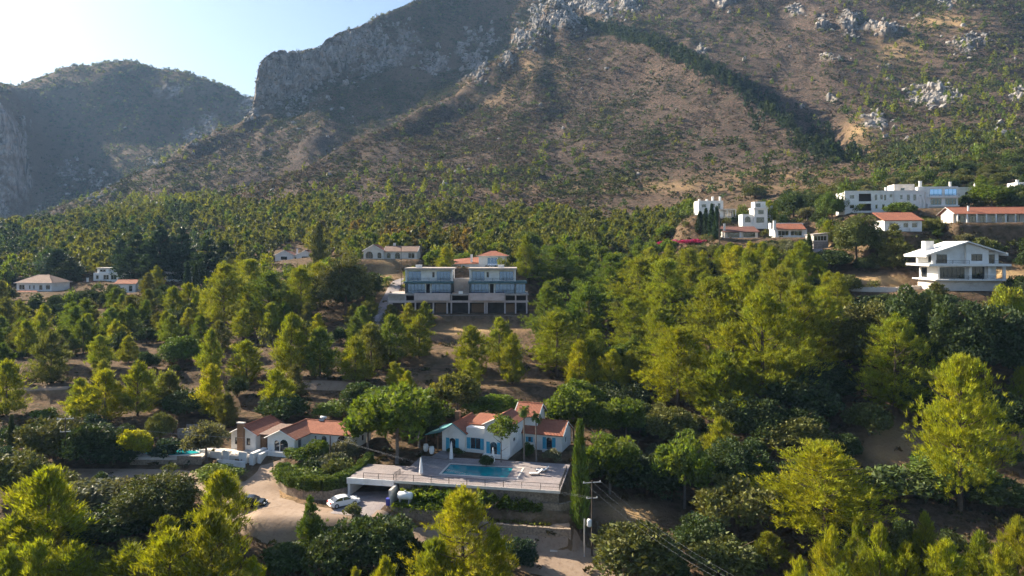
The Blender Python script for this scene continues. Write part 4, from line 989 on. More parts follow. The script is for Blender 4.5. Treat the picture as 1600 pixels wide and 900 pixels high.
# undergrowth beneath the trees
ug = (gpx[:-1, :-1] > -80) * (gpx[:-1, :-1] < 1680) * (1 - smooth(330, 420, Gy)) * smooth(70, 80, Gy) * np.clip(fbm(GX / 12, GY / 12, 3, 75)[:-1, :-1] * 1.6 + .5, .03, 1) * (1 - .93 * dr_)
P, r, q = scatter(ug, 20000)
ok = ~on_pad(P[:, 0], P[:, 1], .3) & ~(bare(P[:, 0], P[:, 1], P[:, 2]) & (rng.uniform(0, 1, len(P)) < .9))
P = P[ok]; s = rng.uniform(.3, 1.0, len(P)); n = len(P)
ok = ~blocks(P[:, 0], P[:, 1], P[:, 2], s, s); P, s = P[ok], s[ok]; n = len(P)
merge([dome(18, g) for _ in range(6)], P, np.stack([s, s * .9], 1), rng.uniform(0, 6.28, n), pick([(.06, .065, .022), (.09, .08, .035), (.045, .055, .02), (.12, .09, .04), (.07, .06, .035)], n), "undergrowth", M['leaf_dull'], "low undergrowth and dry weeds beneath the valley trees")

# ------------------------------------------------------------------ building kit (local metres: x along the front, y into the hill)
def wall(root, mb, p0, p1, z0, z1, wins=(), t=.16, apex=None, frame_mat='white', glass='glass'):
    """Wall face from p0 to p1 (outside on the right hand) with real openings; windows become parts of root."""
    a = Vector((p0[0], p0[1], 0)); d = Vector((p1[0] - p0[0], p1[1] - p0[1], 0)); L = d.length; d /= L
    n = Vector((d.y, -d.x, 0))
    P = lambda u, v, o=0.0: a + d * u + Vector((0, 0, v)) + n * o
    us = sorted({0, L, *[w[0] for w in wins], *[w[1] for w in wins]}); vs = sorted({z0, z1, *[w[2] for w in wins], *[w[3] for w in wins]})
    for i in range(len(us) - 1):
        for j in range(len(vs) - 1):
            uc = (us[i] + us[i + 1]) / 2; vc = (vs[j] + vs[j + 1]) / 2
            if any(w[0] < uc < w[1] and w[2] < vc < w[3] for w in wins): continue
            mb.poly([P(us[i], vs[j]), P(us[i + 1], vs[j]), P(us[i + 1], vs[j + 1]), P(us[i], vs[j + 1])])
    if apex:
        ua = L / 2 if len(apex) == 1 else apex[1]
        mb.poly([P(0, z1), P(L, z1), P(ua, apex[0])])
    for w in wins:
        u0, u1, v0, v1, st = w[:5]
        for q in ((u0, v0, u1, v0), (u1, v0, u1, v1), (u1, v1, u0, v1), (u0, v1, u0, v0)):
            mb.poly([P(q[0], q[1]), P(q[2], q[3]), P(q[2], q[3], -t), P(q[0], q[1], -t)])
        if 'arch' in st:
            r = (u1 - u0) / 2; uc = (u0 + u1) / 2; hgt = min(r, v1 - v0)
            for sgn, ue in ((-1, u0), (1, u1)):
                arc = [P(uc + sgn * r * math.cos(k * math.pi / 12), v1 - hgt + hgt * math.sin(k * math.pi / 12)) for k in range(7)]
                for k in range(6):
                    tri = [P(ue, v1), arc[k], arc[k + 1]]
                    mb.poly(tri if sgn < 0 else tri[::-1])
        if 'void' in st:
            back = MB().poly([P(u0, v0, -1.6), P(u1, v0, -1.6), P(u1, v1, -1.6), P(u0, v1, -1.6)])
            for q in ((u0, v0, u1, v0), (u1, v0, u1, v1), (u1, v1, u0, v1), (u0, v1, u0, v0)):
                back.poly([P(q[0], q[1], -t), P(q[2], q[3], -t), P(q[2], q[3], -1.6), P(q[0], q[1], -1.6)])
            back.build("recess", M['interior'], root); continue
        door = 'door' in st
        fm = 'blue' if 'blue' in st else 'wood' if 'wood' in st else 'frame_dark' if 'dk' in st else frame_mat
        fw = .07
        m = max(1, int(round((u1 - u0) / 1.1))) if not door else 1
        fb = MB()
        def bar(ua, ub, va, vb):
            pts = [P(ua, va, -t + .06), P(ub, va, -t + .06), P(ub, vb, -t + .06), P(ua, vb, -t + .06)]
            pk = [p - n * .05 for p in pts]
            fb.poly(pts)
            for i in range(4): fb.poly([pts[i], pk[i], pk[(i + 1) % 4], pts[(i + 1) % 4]])
        bar(u0, u0 + fw, v0, v1); bar(u1 - fw, u1, v0, v1); bar(u0 + fw, u1 - fw, v0, v0 + fw); bar(u0 + fw, u1 - fw, v1 - fw, v1)
        for k in range(1, m):
            uu = u0 + (u1 - u0) * k / m; bar(uu - fw / 2, uu + fw / 2, v0 + fw, v1 - fw)
        fo = fb.build("door" if door else "window", M[fm], root)
        gm = 'glass_skytint' if 'sky' in st else glass
        for k in range(m):
            ua = u0 + (u1 - u0) * k / m; ub = u0 + (u1 - u0) * (k + 1) / m
            MB().poly([P(ua, v0, -t + .02), P(ub, v0, -t + .02), P(ub, v1, -t + .02), P(ua, v1, -t + .02)]).build("pane", M[gm], fo)
        if 'shut' in st:
            sw = min(.62, (u1 - u0) * .55)
            for s_ in (-1, 1):
                ua = u0 - sw if s_ < 0 else u1
                sb = MB()
                pts = [P(ua, v0, .05), P(ua + sw, v0, .05), P(ua + sw, v1, .05), P(ua, v1, .05)]; pk = [p - n * .045 for p in pts]
                sb.poly(pts)
                for i in range(4): sb.poly([pts[i], pk[i], pk[(i + 1) % 4], pts[(i + 1) % 4]])
                sb.build("shutter", M['blue' if 'blue' in st else 'wood'], root)
    return mb

def box_walls(root, mb, x0, x1, y0, y1, z0, z1, front=(), right=(), left=(), back=(), gable=None, top=False, **kw):
    """Four walls; gable=('y', apex) puts gables on front and back, ('x', apex) on the ends."""
    gy = (gable[1],) if gable and gable[0] == 'y' else None; gx = (gable[1],) if gable and gable[0] == 'x' else None
    wall(root, mb, (x0, y0), (x1, y0), z0, z1, front, apex=gy, **kw); wall(root, mb, (x1, y0), (x1, y1), z0, z1, right, apex=gx, **kw)
    wall(root, mb, (x1, y1), (x0, y1), z0, z1, back, apex=gy, **kw); wall(root, mb, (x0, y1), (x0, y0), z0, z1, left, apex=gx, **kw)
    if top: mb.poly([(x0, y0, z1), (x1, y0, z1), (x1, y1, z1), (x0, y1, z1)])

def gable_roof(root, x0, x1, y0, y1, ze, za, axis, over=.45, mat='tile', trim='white', name="roof", th=.14):
    mb = MB()
    if axis == 'y':
        xm = (x0 + x1) / 2; sl = (za - ze) / (xm - x0); e = ze - sl * over
        a, b = y0 - over * .7, y1 + over * .7
        mb.slab([(x0 - over, a, e + th), (xm, a, za + th), (xm, b, za + th), (x0 - over, b, e + th)], th)
        mb.slab([(xm, a, za + th), (x1 + over, a, e + th), (x1 + over, b, e + th), (xm, b, za + th)], th)
        rg = [(xm, a, za + th + .03), (xm, b, za + th + .03)]
        barge = [((x0 - over, a - .03, e + th * .6), (xm, a - .03, za + th * .6)), ((xm, a - .03, za + th * .6), (x1 + over, a - .03, e + th * .6))]
    else:
        ym = (y0 + y1) / 2; sl = (za - ze) / (ym - y0); e = ze - sl * over
        a, b = x0 - over * .7, x1 + over * .7
        mb.slab([(a, y0 - over, e + th), (b, y0 - over, e + th), (b, ym, za + th), (a, ym, za + th)], th)
        mb.slab([(a, ym, za + th), (b, ym, za + th), (b, y1 + over, e + th), (a, y1 + over, e + th)], th)
        rg = [(a, ym, za + th + .03), (b, ym, za + th + .03)]
        barge = [((x_, y0 - over, e + th * .6), (x_, ym, za + th * .6)) for x_ in (a - .03, b + .03)] + [((x_, ym, za + th * .6), (x_, y1 + over, e + th * .6)) for x_ in (a - .03, b + .03)]
    ro = mb.build(name, M[mat], root)
    MB().tube(rg, .11, 6).build("ridge_cap", M[mat], ro)
    bb = MB()
    for p, q in barge: bb.tube([p, q], .085, 4)
    bb.build("bargeboard", M[trim], ro)
    return ro

def hip_roof(root, x0, x1, y0, y1, ze, za, over=.5, mat='tile', cap=True):
    x0 -= over; x1 += over; y0 -= over; y1 += over; h = min(x1 - x0, y1 - y0) / 2
    if x1 - x0 >= y1 - y0: r0, r1 = (x0 + h, (y0 + y1) / 2, za), (x1 - h, (y0 + y1) / 2, za)
    else: r0, r1 = ((x0 + x1) / 2, y0 + h, za), ((x0 + x1) / 2, y1 - h, za)
    A, B, C_, D_ = (x0, y0, ze), (x1, y0, ze), (x1, y1, ze), (x0, y1, ze)
    mb = MB()
    if x1 - x0 >= y1 - y0:
        mb.poly([A, B, r1, r0]).poly([B, C_, r1]).poly([C_, D_, r0, r1]).poly([D_, A, r0])
    else:
        mb.poly([A, B, r0]).poly([B, C_, r1, r0]).poly([C_, D_, r1]).poly([D_, A, r0, r1])
    mb.poly([D_, C_, B, A])
    ro = mb.build("roof", M[mat], root)
    MB().box(x0 + .02, x1 - .02, y0 + .02, y1 - .02, ze - .16, ze - .01).build("eaves_board", M['white'], ro)
    if cap: MB().tube([A, r0], .09, 5).tube([B, r1 if x1 - x0 >= y1 - y0 else r0], .09, 5).tube([r0, r1], .09, 5).build("ridge_cap", M[mat], ro)
    return ro

def chimney(root, x, y, z0, z1, w=.6, mat='white', capmat=None):
    c = MB().box(x - w / 2, x + w / 2, y - w / 2, y + w / 2, z0, z1).build("chimney", M[mat], root)
    MB().box(x - w / 2 - .08, x + w / 2 + .08, y - w / 2 - .08, y + w / 2 + .08, z1, z1 + .14).build("chimney_cap", M[capmat or mat], c)

def railing(root, pts, z, h=1.0, gap=2.2, mat='dark', name="railing"):
    """Post-and-bar railing along a polyline: rails and each post."""
    rl = MB()
    for (a, b) in zip(pts[:-1], pts[1:]):
        rl.tube([(a[0], a[1], z + h), (b[0], b[1], z + h)], .035, 5).tube([(a[0], a[1], z + h * .5), (b[0], b[1], z + h * .5)], .018, 4)
        L = math.hypot(b[0] - a[0], b[1] - a[1]); k = max(1, int(L / gap))
        for i in range(k + (b is pts[-1])):
            x = a[0] + (b[0] - a[0]) * i / k; y = a[1] + (b[1] - a[1]) * i / k
            MB().box(x - .035, x + .035, y - .035, y + .035, z, z + h).build("post", M[mat], root)
        nb_ = int(L / .16)
        for i in range(nb_):
            x = a[0] + (b[0] - a[0]) * i / nb_; y = a[1] + (b[1] - a[1]) * i / nb_
            rl.tube([(x, y, z + .08), (x, y, z + h)], .009, 3, False)
    return rl.build(name, M[mat], root)

def house(key, name, label):
    x, y, z, yaw = FR[key]
    if key == 'white': z += 2.6
    return empty(name, (x, y, z), yaw, label, "house")

def row(u0, step, n, w, v0, v1, st):
    return [(u0 + i * step, u0 + i * step + w, v0, v1, st) for i in range(n)]

# ---- lower white house with two gables
r = house('lower', "house", "white house with two red-tiled gables, arched windows and a tall brown chimney")
mb = MB()
wall(r, mb, (0, 0), (5.3, 0), -2.3, 2.6, [(1.35, 2.35, .3, 2.1, 'win arch wood'), (2.45, 4.05, .3, 2.35, 'win arch wood')], apex=(3.85,))
wall(r, mb, (5.3, 0), (5.3, 5), -2.3, 2.6, [(1.2, 2.4, .2, 2.1, 'win')])
wall(r, mb, (5.3, 5), (14.2, 5), -.6, 2.6, [(.8, 1.3, 1.0, 2.0, 'win'), (2.3, 3.3, .2, 2.1, 'door arch wood'), (5.4, 7.3, .1, 2.35, 'win arch dk')])
wall(r, mb, (14.2, 5), (14.2, 11), -.6, 2.6, [(2.5, 3.5, .9, 2.0, 'win')], apex=(3.85,))
wall(r, mb, (14.2, 11), (0, 11), -.6, 2.6); wall(r, mb, (0, 11), (0, 0), -2.3, 2.6, [(3, 4, .8, 2, 'win')])
mb.build("wall", M['white'], r)
gable_roof(r, 0, 5.3, 0, 8, 2.6, 3.85, 'y')
gable_roof(r, 2.7, 14.2, 5, 11, 2.62, 3.87, 'x')
mb = MB(); box_walls(r, mb, -7.6, -2.6, .3, 8.5, -.3, 2.75, front=[(.75, 1.45, .75, 2.0, 'win dk'), (3.1, 3.9, .75, 2.0, 'win dk')], gable=('y', 4.0)); mb.build("wall", M['white'], r)
gable_roof(r, -7.6, -2.6, .3, 8.5, 2.75, 4.0, 'y')
ch = MB().poly([]) if False else MB()
ch.slab([(-6.0, -.25, 4.6), (-4.75, -.25, 4.6), (-4.75, .28, 4.6), (-6.0, .28, 4.6)], 4.9).build("chimney", M['brick'], r)
MB().box(-6.1, -4.65, -.33, .36, 4.6, 4.78).build("chimney_cap", M['offwhite'], r)
MB().box(-2.55, -.05, 1.6, 1.75, -.2, 2.5).build("timber_screen", M['wood'], r)
MB().slab([(-2.6, .8, 2.75), (-.02, .8, 2.75), (-.02, 8, 2.95), (-2.6, 8, 2.95)], .12).build("link_roof", M['tile_pale'], r)
MB().box(-2.3, -1.4, 1.52, 1.6, -.2, 2.0).build("door", M['brick'], r)
# front terrace and its walls
MB().box(-11.5, -.02, -3.4, .25, -2.4, -.15).build("terrace", M['offwhite'], r)
MB().slab([(-11.45, -3.35, -.13), (-.05, -3.35, -.13), (-.05, .22, -.13), (-11.45, .22, -.13)], .015).build("terrace_floor", M['offwhite'], r)
for (a, b, h) in ((-11.5, -9.2, .75), (-9.0, -6.6, .55), (-6.4, -5.2, .95), (-3.2, -1.6, .95)):
    MB().box(a, b, -3.62, -3.4, -2.4, h * .7).build("parapet", M['white'], r)
MB().box(-6.3, -.9, -5.2, -4.9, -3.0, -.35).build("garden_wall", M['white'], r)
MB().box(-6.35, -.85, -5.25, -4.85, -4.0, -3.0).build("garden_wall_base", M['stone'], r)
MB().box(-.85, -.1, -3.9, -.1, -2.6, .75).build("gate_wall", M['white'], r)
MB().box(.2, .85, -3.2, -.05, -2.6, .5).build("gate_wall", M['white'], r)
MB().box(.9, 5.3, -1.5, -.04, -.35, -.05).build("balcony", M['white'], r)
MB().box(1.2, 5.0, -.06, -.02, -2.3, -.5).build("garage_shade_panel", M['interior'], r)  # thin dark panel on the wall paints the shaded garage opening
MB().box(1.0, 5.2, -1.45, -1.3, -.05, .55).build("parapet", M['white'], r)
# solar water heater on the roof
x, y, z, yaw = FR['lower']
q = Matrix.Rotation(yaw, 3, 'Z') @ Vector((5.2, 8.6, 0))
s_ = empty("solar_water_heater", (x + q.x, y + q.y, z + 3.9), yaw, "white solar water heater drum on the ridge of the lower red-roofed house", "water heater")
MB().tube([(.1, 0, .55), (1.3, 0, .55)], .22, 10).build("tank", M['cloth'], s_, True)
MB().slab([(.2, -1.0, .1), (1.2, -1.0, .1), (1.2, -.25, .5), (.2, -.25, .5)], .06).build("panel", M['glass'], s_)
for q in (.2, 1.2): MB().box(q - .03, q + .03, -.05, .05, -.4, .4).build("stand", M['galv'], s_)

# ---- blue-shuttered villa
r = house('villa', "house", "white villa with bright blue shutters and red roofs behind the long pool")
mb = MB(); box_walls(r, mb, -4.6, 0, 0, 7, 0, 5.2, front=[(1.0, 2.3, .1, 2.3, 'door arch blue shut'), (1.6, 2.6, 3.3, 4.4, 'win')], right=[(1.6, 2.6, 2.2, 2.8, 'win dk')], gable=('y', 6.3)); mb.build("wall", M['white'], r)
gable_roof(r, -4.6, 0, 0, 7, 5.2, 6.3, 'y', .35)
mb = MB(); box_walls(r, mb, -8.2, -4.6, .7, 7, 0, 4.2, front=[(.75, 2.6, .6, 2.5, 'win blue shut')], top=True); mb.build("wall", M['white'], r)
MB().slab([(-8.3, 2.2, 4.5), (-4.6, 2.2, 4.5), (-4.6, 7.0, 5.3), (-8.3, 7.0, 5.3)], .14).build("roof", M['tile'], r)
mb = MB(); box_walls(r, mb, -12.4, -8.2, 0, 8, 0, 3.3, front=[(1.35, 2.5, .1, 2.3, 'door arch blue shut')], gable=('y', 4.7)); mb.build("wall", M['white'], r)
gable_roof(r, -12.4, -8.2, 0, 8, 3.3, 4.7, 'y', .35, trim='teal')
MB().slab([(-15.6, -.2, 2.5), (-12.7, -.2, 3.25), (-12.7, 7, 3.25), (-15.6, 7, 2.5)], .12).build("porch_roof", M['teal'], r)
for (a, b) in ((-15.4, 0), (-15.4, 3.4), (-15.4, 6.7), (-13.2, 0)): MB().box(a - .09, a + .09, b - .09, b + .09, 0, 2.45).build("porch_post", M['wood'], r)
chimney(r, -11.0, 3.4, 3.9, 6.0, .75, 'brick')
mb = MB(); box_walls(r, mb, .15, 7.2, 6.0, 11.5, 0, 2.95, front=[(.9, 1.5, 1.2, 2.1, 'win blue shut'), (4.2, 5.3, .1, 2.3, 'door arch blue shut')], right=[(2, 3, 1, 2, 'win')], gable=('x', 4.5)); mb.build("wall", M['white'], r)
gable_roof(r, .15, 7.2, 6.0, 11.5, 2.95, 4.5, 'x', .45)
mb = MB(); box_walls(r, mb, -1.5, 2.4, 7.2, 11.6, 0, 5.6, gable=('x', 7.1)); mb.build("wall", M['white'], r)
gable_roof(r, -1.5, 2.4, 7.2, 11.6, 5.6, 7.1, 'x', .5)
MB().box(-4.5, -.1, -1.0, -.05, -.1, .35).build("step", M['white'], r)
MB().box(3.9, 5.7, 5.2, 5.95, -.1, .3).build("step", M['white'], r)
for k, (a, b) in enumerate(((-14.9, -1.2), (-13.3, -2.2))):
    x, y, z, yaw = FR['villa']; q = Matrix.Rotation(yaw, 3, 'Z') @ Vector((a, b, 0))
    tag(MB().lathe([(.28, 0), (.42, .3), (.46, .9), (.36, 1.1), (.4, 1.2), (.3, 1.2), (.0, 1.05)], 12).build("planter", M['cloth'], None, True), ("white garden urn beside the villa porch post", "white garden urn between villa porch and parasol")[k], "planter").location = (x + q.x, y + q.y, z - .05)

# ---- pool deck, carport, pool
DX, DY, DZ, DYAW = FR['deck']
DKM = Matrix.Translation((DX, DY, DZ)) @ Matrix.Rotation(DYAW, 4, 'Z')
def dk(x, y, z=0.0): return DKM @ Vector((x, y, z))
d = empty("pool_deck", (DX, DY, DZ), DYAW, "long pale paved pool deck with dark railing over a stone wall", "deck")
PX0, PX1, PY0, PY1 = -19.0, -7.2, 4.4, 9.6
sl = MB().box(-25, 0, 0, PY0, -.35, 0).box(-25, PX0, PY0, PY1, -.35, 0).box(PX1, 0, PY0, PY1, -.35, 0).box(-25, 0, PY1, 13.2, -.35, 0)
sl.build("paving", M['deck'], d)
MB().box(PX0 - .3, PX1 + .3, PY0 - .3, PY0, .004, .05).box(PX0 - .3, PX1 + .3, PY1, PY1 + .3, .004, .05).box(PX0 - .3, PX0, PY0, PY1, .004, .05).box(PX1, PX1 + .3, PY0, PY1, .004, .05).build("pool_coping", M['offwhite'], d)
MB().box(PX0, PX1, PY0, PY1, -1.6, -1.5).build("pool_basin", M['teal'], d)
MB().box(PX1 - 1.5, PX1, PY0, PY1, -.5, -.02).build("pool_step", M['deck'], d)
MB().box(-25.02, .02, -.12, -.003, -.36, .02).build("deck_fascia", M['offwhite'], d)
railing(d, [(-24.8, .1), (-.1, .1), (-.1, 9)], 0, .95, 2.6)
MB().box(-24.6, -.3, .7, 1.0, -5.2, -.35).build("support_wall", M['stone'], d)
w = MB().poly([(PX0, PY0, 0), (PX1 - 1.5, PY0, 0), (PX1 - 1.5, PY1, 0), (PX0, PY1, 0)]).build("pool_water", M['water']); w.matrix_world = DKM @ Matrix.Translation((0, 0, -.07)); tag(w, "dark teal water of the long rectangular pool", kind="structure")
c = empty("carport", dk(-32.5, 0, -.1), DYAW, "open carport under a pale paved roof terrace beside the pool deck", "carport")
MB().box(0, 7.45, 0, 7.5, -.3, 0).build("roof_terrace", M['deck'], c)
MB().box(-.05, 7.45, -.25, -.003, -.75, .12).build("fascia", M['white'], c)
MB().box(0, .35, .0, 7.4, -3.2, -.3).build("side_wall", M['white'], c); MB().box(.36, 7.4, 7.1, 7.4, -3.2, -.3).build("back_wall", M['concrete'], c)
MB().box(7.05, 7.4, 0, 7.09, -3.2, -.3).build("side_wall", M['offwhite'], c)
railing(c, [(2.5, .1), (7.3, .1), (7.3, 3)], 0, .95, 2.2)
for k in range(4): MB().box(6.0, 7.4, 3.2 + k * .32, 3.52 + k * .32, -.2 + .01 * k, .04 + .03 * k).build("step", M['deck'], c)

def parasol(px, py, Y, h, label):
    p = at(px, py, Y); p = Vector((p.x, p.y, DZ))
    r = empty("parasol", p, 0, label, "parasol", "closed white parasols around the pool")
    MB().lathe([(.0, 0), (.32, 0), (.32, .08), (.05, .1), (.05, .3)], 10).build("base", M['concrete'], r)
    MB().tube([(0, 0, .1), (0, 0, h)], .03, 6).build("pole", M['galv'], r)
    pr = []
    for k in range(9):
        t = k / 8; pr.append(((.27 * (1 - t) ** .6 + .05) * (1 + .06 * (k % 2)), .35 + (h - .35) * t))
    MB().lathe([(.06, .4)] + pr + [(.0, h + .08)], 9).build("canopy", M['cloth'], r)
for (a, b, lb) in (((-21.9, 3.2), 2.7, "closed white parasol at the front corner of the pool"), ((-19.4, 11.4), 3.1, "tallest closed white parasol on the garden side of the pool"), ((-12.3, 11.0), 2.6, "closed white parasol standing before the villa tower")):
    q = dk(*a); px = 800 + F * q.x / q.y; parasol(px, 0, q.y, b, lb)
def lounger(a, b, yaw, label):
    r = empty("sun_lounger", dk(a, b), DYAW + yaw, label, "sun lounger", "pair of white sun loungers")
    MB().box(-1.0, .35, -.32, .32, .27, .37).build("mattress", M['cloth'], r)
    MB().slab([(.36, -.32, .40), (1.0, -.32, .95), (1.0, .32, .95), (.36, .32, .40)], .1).build("backrest", M['cloth'], r)
    for (i, j) in ((-.9, -.26), (-.9, .26), (.5, -.26), (.5, .26)): MB().box(i - .03, i + .03, j - .03, j + .03, 0, .27).build("leg", M['wood'], r)
    MB().box(-1.0, .6, -.34, .34, .2, .26).build("frame", M['wood'], r)
lounger(-4.6, 6.6, .25, "white sun lounger with raised back nearer the deck railing"); lounger(-3.8, 8.4, .1, "white sun lounger with raised back nearer the garden beds")

# tank, bin and stonework below the deck
q = dk(-22.6, -2.1); tz = hz1(q.x, q.y)
r = empty("storage_tank", (q.x, q.y, tz + 1.75), DYAW, "white horizontal cylinder tank on a stand among the ivy", "tank")
MB().lathe([(.0, -1.15), (.35, -1.1), (.55, -.95), (.55, .95), (.35, 1.1), (.0, 1.15)], 14).build("drum", M['cloth'], r, True).rotation_euler = (0, rad(90), 0)
for k in (-.7, .7): MB().box(k - .08, k + .08, -.45, .45, -2.2, -.35).build("cradle", M['galv'], r)
MB().lathe([(.0, .75), (.16, .75), (.16, .5)], 8).build("cap", M['galv'], r)
q = dk(-25.0, -2.6); r = empty("waste_bin", (q.x, q.y, -38.0), DYAW, "small dark blue wheeled bin at the foot of the ivy wall", "bin")
MB().slab([(-.28, -.28, .95), (.28, -.28, .95), (.28, .28, .95), (-.28, .28, .95)], .9).build("body", M['redcrate'], r); MB().slab([(-.32, -.34, 1.05), (.32, -.34, 1.05), (.32, .32, 1.08), (-.32, .32, 1.08)], .08).build("lid", M['redcrate'], r)
for k in (-.2, .2): MB().lathe([(.0, -.03), (.09, -.03), (.09, .03), (.0, .03)], 8).build("wheel", M['rubber'], r).matrix_local = Matrix.Translation((k, .3, .09)) @ Matrix.Rotation(rad(90), 4, 'Y')

def stone_wall(pts, h, th, label, mat='stone', foot=.8, name="stone_wall"):
    """Dry-stone wall following a line of ground points, coping stones on top."""
    mb = MB(); cp = []
    P = [Vector(p) for p in pts]
    for i in range(len(P) - 1):
        a, b = P[i], P[i + 1]; d = (b - a); d.z = 0; d.normalize(); n = Vector((d.y, -d.x, 0)) * th * .5
        tops = [a - n, b - n, b + n, a + n]; z0, z1 = a.z + h, b.z + h
        up = [Vector((tops[0].x, tops[0].y, z0)), Vector((tops[1].x, tops[1].y, z1)), Vector((tops[2].x, tops[2].y, z1)), Vector((tops[3].x, tops[3].y, z0))]
        mb.slab(up, h + foot)
        cp.append((a, b, n, z0, z1))
    o = empty(name, P[0], 0, label, "wall"); o["kind"] = "thing"
    mb.v = [tuple(Vector(v) - P[0]) for v in mb.v]; mb.build("masonry", M[mat], o)
    k = 0
    for (a, b, n, z0, z1) in cp:
        L = (b - a).length; m = max(1, int(L / .95))
        for i in range(m):
            p = a.lerp(b, i / m); q = a.lerp(b, (i + .93) / m); e = n * random.uniform(1.0, 1.2); zz = random.uniform(.1, .2)
            zp = z0 + (z1 - z0) * i / m; zq = z0 + (z1 - z0) * (i + .93) / m
            s = MB().slab([Vector(v) - P[0] for v in ((p - e).xy.to_3d() + Vector((0, 0, zp + zz)), (q - e).xy.to_3d() + Vector((0, 0, zq + zz)), (q + e).xy.to_3d() + Vector((0, 0, zq + zz)), (p + e).xy.to_3d() + Vector((0, 0, zp + zz)))], zz - .004)
            s.build("coping_stone", M[mat], o)
    return o
def gl(*ps, z=None):   # ground line through deck-frame points
    out = []
    for (a, b) in ps:
        q = dk(a, b); out.append(Vector((q.x, q.y, hz1(q.x, q.y) if z is None else z)))
    return out
stone_wall([Vector((q.x, q.y, -42.2)) for q in (dk(-6.5, -3.0), dk(-1, -3.0), dk(1.9, -2.9))], 2.75, .5, "brown stone retaining wall along the dirt road under the cypress")
stone_wall([Vector((q.x, q.y, -41.6)) for q in (dk(-12.0, -3.2), dk(-6.5, -3.1))], 2.2, .5, "lower brown stone wall behind the big bright pine")
stone_wall([Vector((q.x, q.y, -40.2)) for q in (dk(-24.6, -2.9), dk(-18.5, -3.1), dk(-12.0, -3.2))], 2.0, .5, "stone wall holding up the ivy bank beside the tank")
stone_wall([Vector((q.x, q.y, -38.3)) for q in (dk(-24.75, -2.7), dk(-24.7, 0))], 2.4, .35, "short cream wall end at the carport mouth", 'offwhite', .6)
stone_wall([Vector((q.x, q.y, -39.5)) for q in (dk(-9.5, .2), dk(-4.5, .2), dk(-.1, .3), dk(1.8, 1.6))], 2.3, .4, "brown stone wall beneath the pool deck")
# curved garden wall under the clipped hedge, and the hedge
arc = [(432, 752), (436, 764), (450, 774), (475, 780), (505, 783), (533, 778), (552, 768)]
pts = []
for (a, b) in arc:
    p = ground(a, b, 95, 125); pts.append(Vector((p.x, p.y, -38.0)))
stone_wall(pts, 1.2, .4, "curved ochre stone wall below the clipped hedge", 'stone')
def hedge(pts, h, wd, label, tint, base=0.0, dens=240):
    P = [Vector(p) for p in pts]; out = []
    for a, b in zip(P[:-1], P[1:]):
        L = (b - a).length; n = int(dens * L * (h + wd)); u = g.uniform(0, 1, n)[:, None]
        d = (b - a).normalized(); s = np.array([d.y, -d.x, 0])
        o = np.array(a) + (np.array(b) - np.array(a)) * u
        th = g.uniform(-.15, math.pi + .15, n)[:, None]; rr = g.uniform(.86, 1.04, n)[:, None] * (1 + .1 * np.sin(u * L * 2.3))
        q = s * np.cos(th) * wd * .5 + np.array([0, 0, 1]) * np.clip(np.sin(th) * 1.5, 0, 1) * h
        nrm = s * np.cos(th) + np.array([0, 0, 1]) * np.sin(th)
        lowz = g.uniform(0, 1, n)[:, None]
        P0 = o + q * rr; side = np.abs(np.cos(th)) > .75; P0[:, 2:3] = np.where(side, a.z + h * lowz, P0[:, 2:3])
        out.append(blades(P0, nrm * .6 + np.array([0, 0, .25]), .28, .11, .6, g))
    V_ = np.concatenate(out) - np.array(P[0]) + np.array([0, 0, base])
    r = empty("hedge", P[0], 0, label, "hedge")
    f = link(bpy.data.objects.new("foliage", tri_mesh("foliage", V_, M['leaf_dense'])), r); c = TINT[tint]; f.color = (*c, 1)
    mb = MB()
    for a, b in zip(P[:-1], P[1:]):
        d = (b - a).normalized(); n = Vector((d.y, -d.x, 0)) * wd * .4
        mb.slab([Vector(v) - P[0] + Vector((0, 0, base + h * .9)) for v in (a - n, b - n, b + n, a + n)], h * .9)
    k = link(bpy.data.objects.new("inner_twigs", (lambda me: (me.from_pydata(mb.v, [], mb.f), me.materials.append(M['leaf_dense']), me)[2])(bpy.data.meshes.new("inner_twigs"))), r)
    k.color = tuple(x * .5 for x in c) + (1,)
    return r
hp = [p + Vector((0, 0, 1.25)) for p in pts]
mid = sum(hp, Vector()) / len(hp)
hp2 = [p.lerp(Vector((mid.x, p.y + 6, p.z)), .12) for p in hp]
hedge(hp2, 1.7, 2.0, "clipped hedge curving along the ochre garden wall", 'mid green')
q0 = hp2[-1] + Vector((.4, .5, 0)); hedge([q0, q0 + Vector((1.6, 6.5, .9))], 1.5, 1.6, "straight arm of hedge running back beside the carport", 'mid green')
q0 = hp2[0] + Vector((1.6, 1.6, -.2)); hedge([q0, q0 + Vector((1.5, 3.0, .1)), q0 + Vector((4.5, 4.0, .2))], .9, 1.8, "rounded hedge mound by the lower house garage", 'fresh green')
def ivy(pts, h, wd, label, tint, n=3000):
    P = [Vector(p) for p in pts]; L = sum((b - a).length for a, b in zip(P[:-1], P[1:]))
    out = []
    for a, b in zip(P[:-1], P[1:]):
        m = int(n * (b - a).length / L); u = g.uniform(0, 1, m)[:, None]; d = (b - a).normalized(); s = np.array([d.y, -d.x, 0])
        o = np.array(a) + (np.array(b) - np.array(a)) * u + s * g.normal(0, wd * .3, (m, 1))
        lump = .55 + .45 * vnoise(o[:, 0] * 1.1, o[:, 1] * 1.1, 5)[:, None]
        o[:, 2:3] += h * lump * g.uniform(.1, 1, (m, 1)) ** .6
        out.append(blades(o, np.tile(s * .5 + np.array([0, 0, .5]), (m, 1)), .34, .14, .7, g))
    r = empty("ivy", P[0], 0, label, "ivy")
    f = link(bpy.data.objects.new("foliage", tri_mesh("foliage", np.concatenate(out) - np.array(P[0]), M['leaf'])), r); f.color = (*TINT[tint], 1)
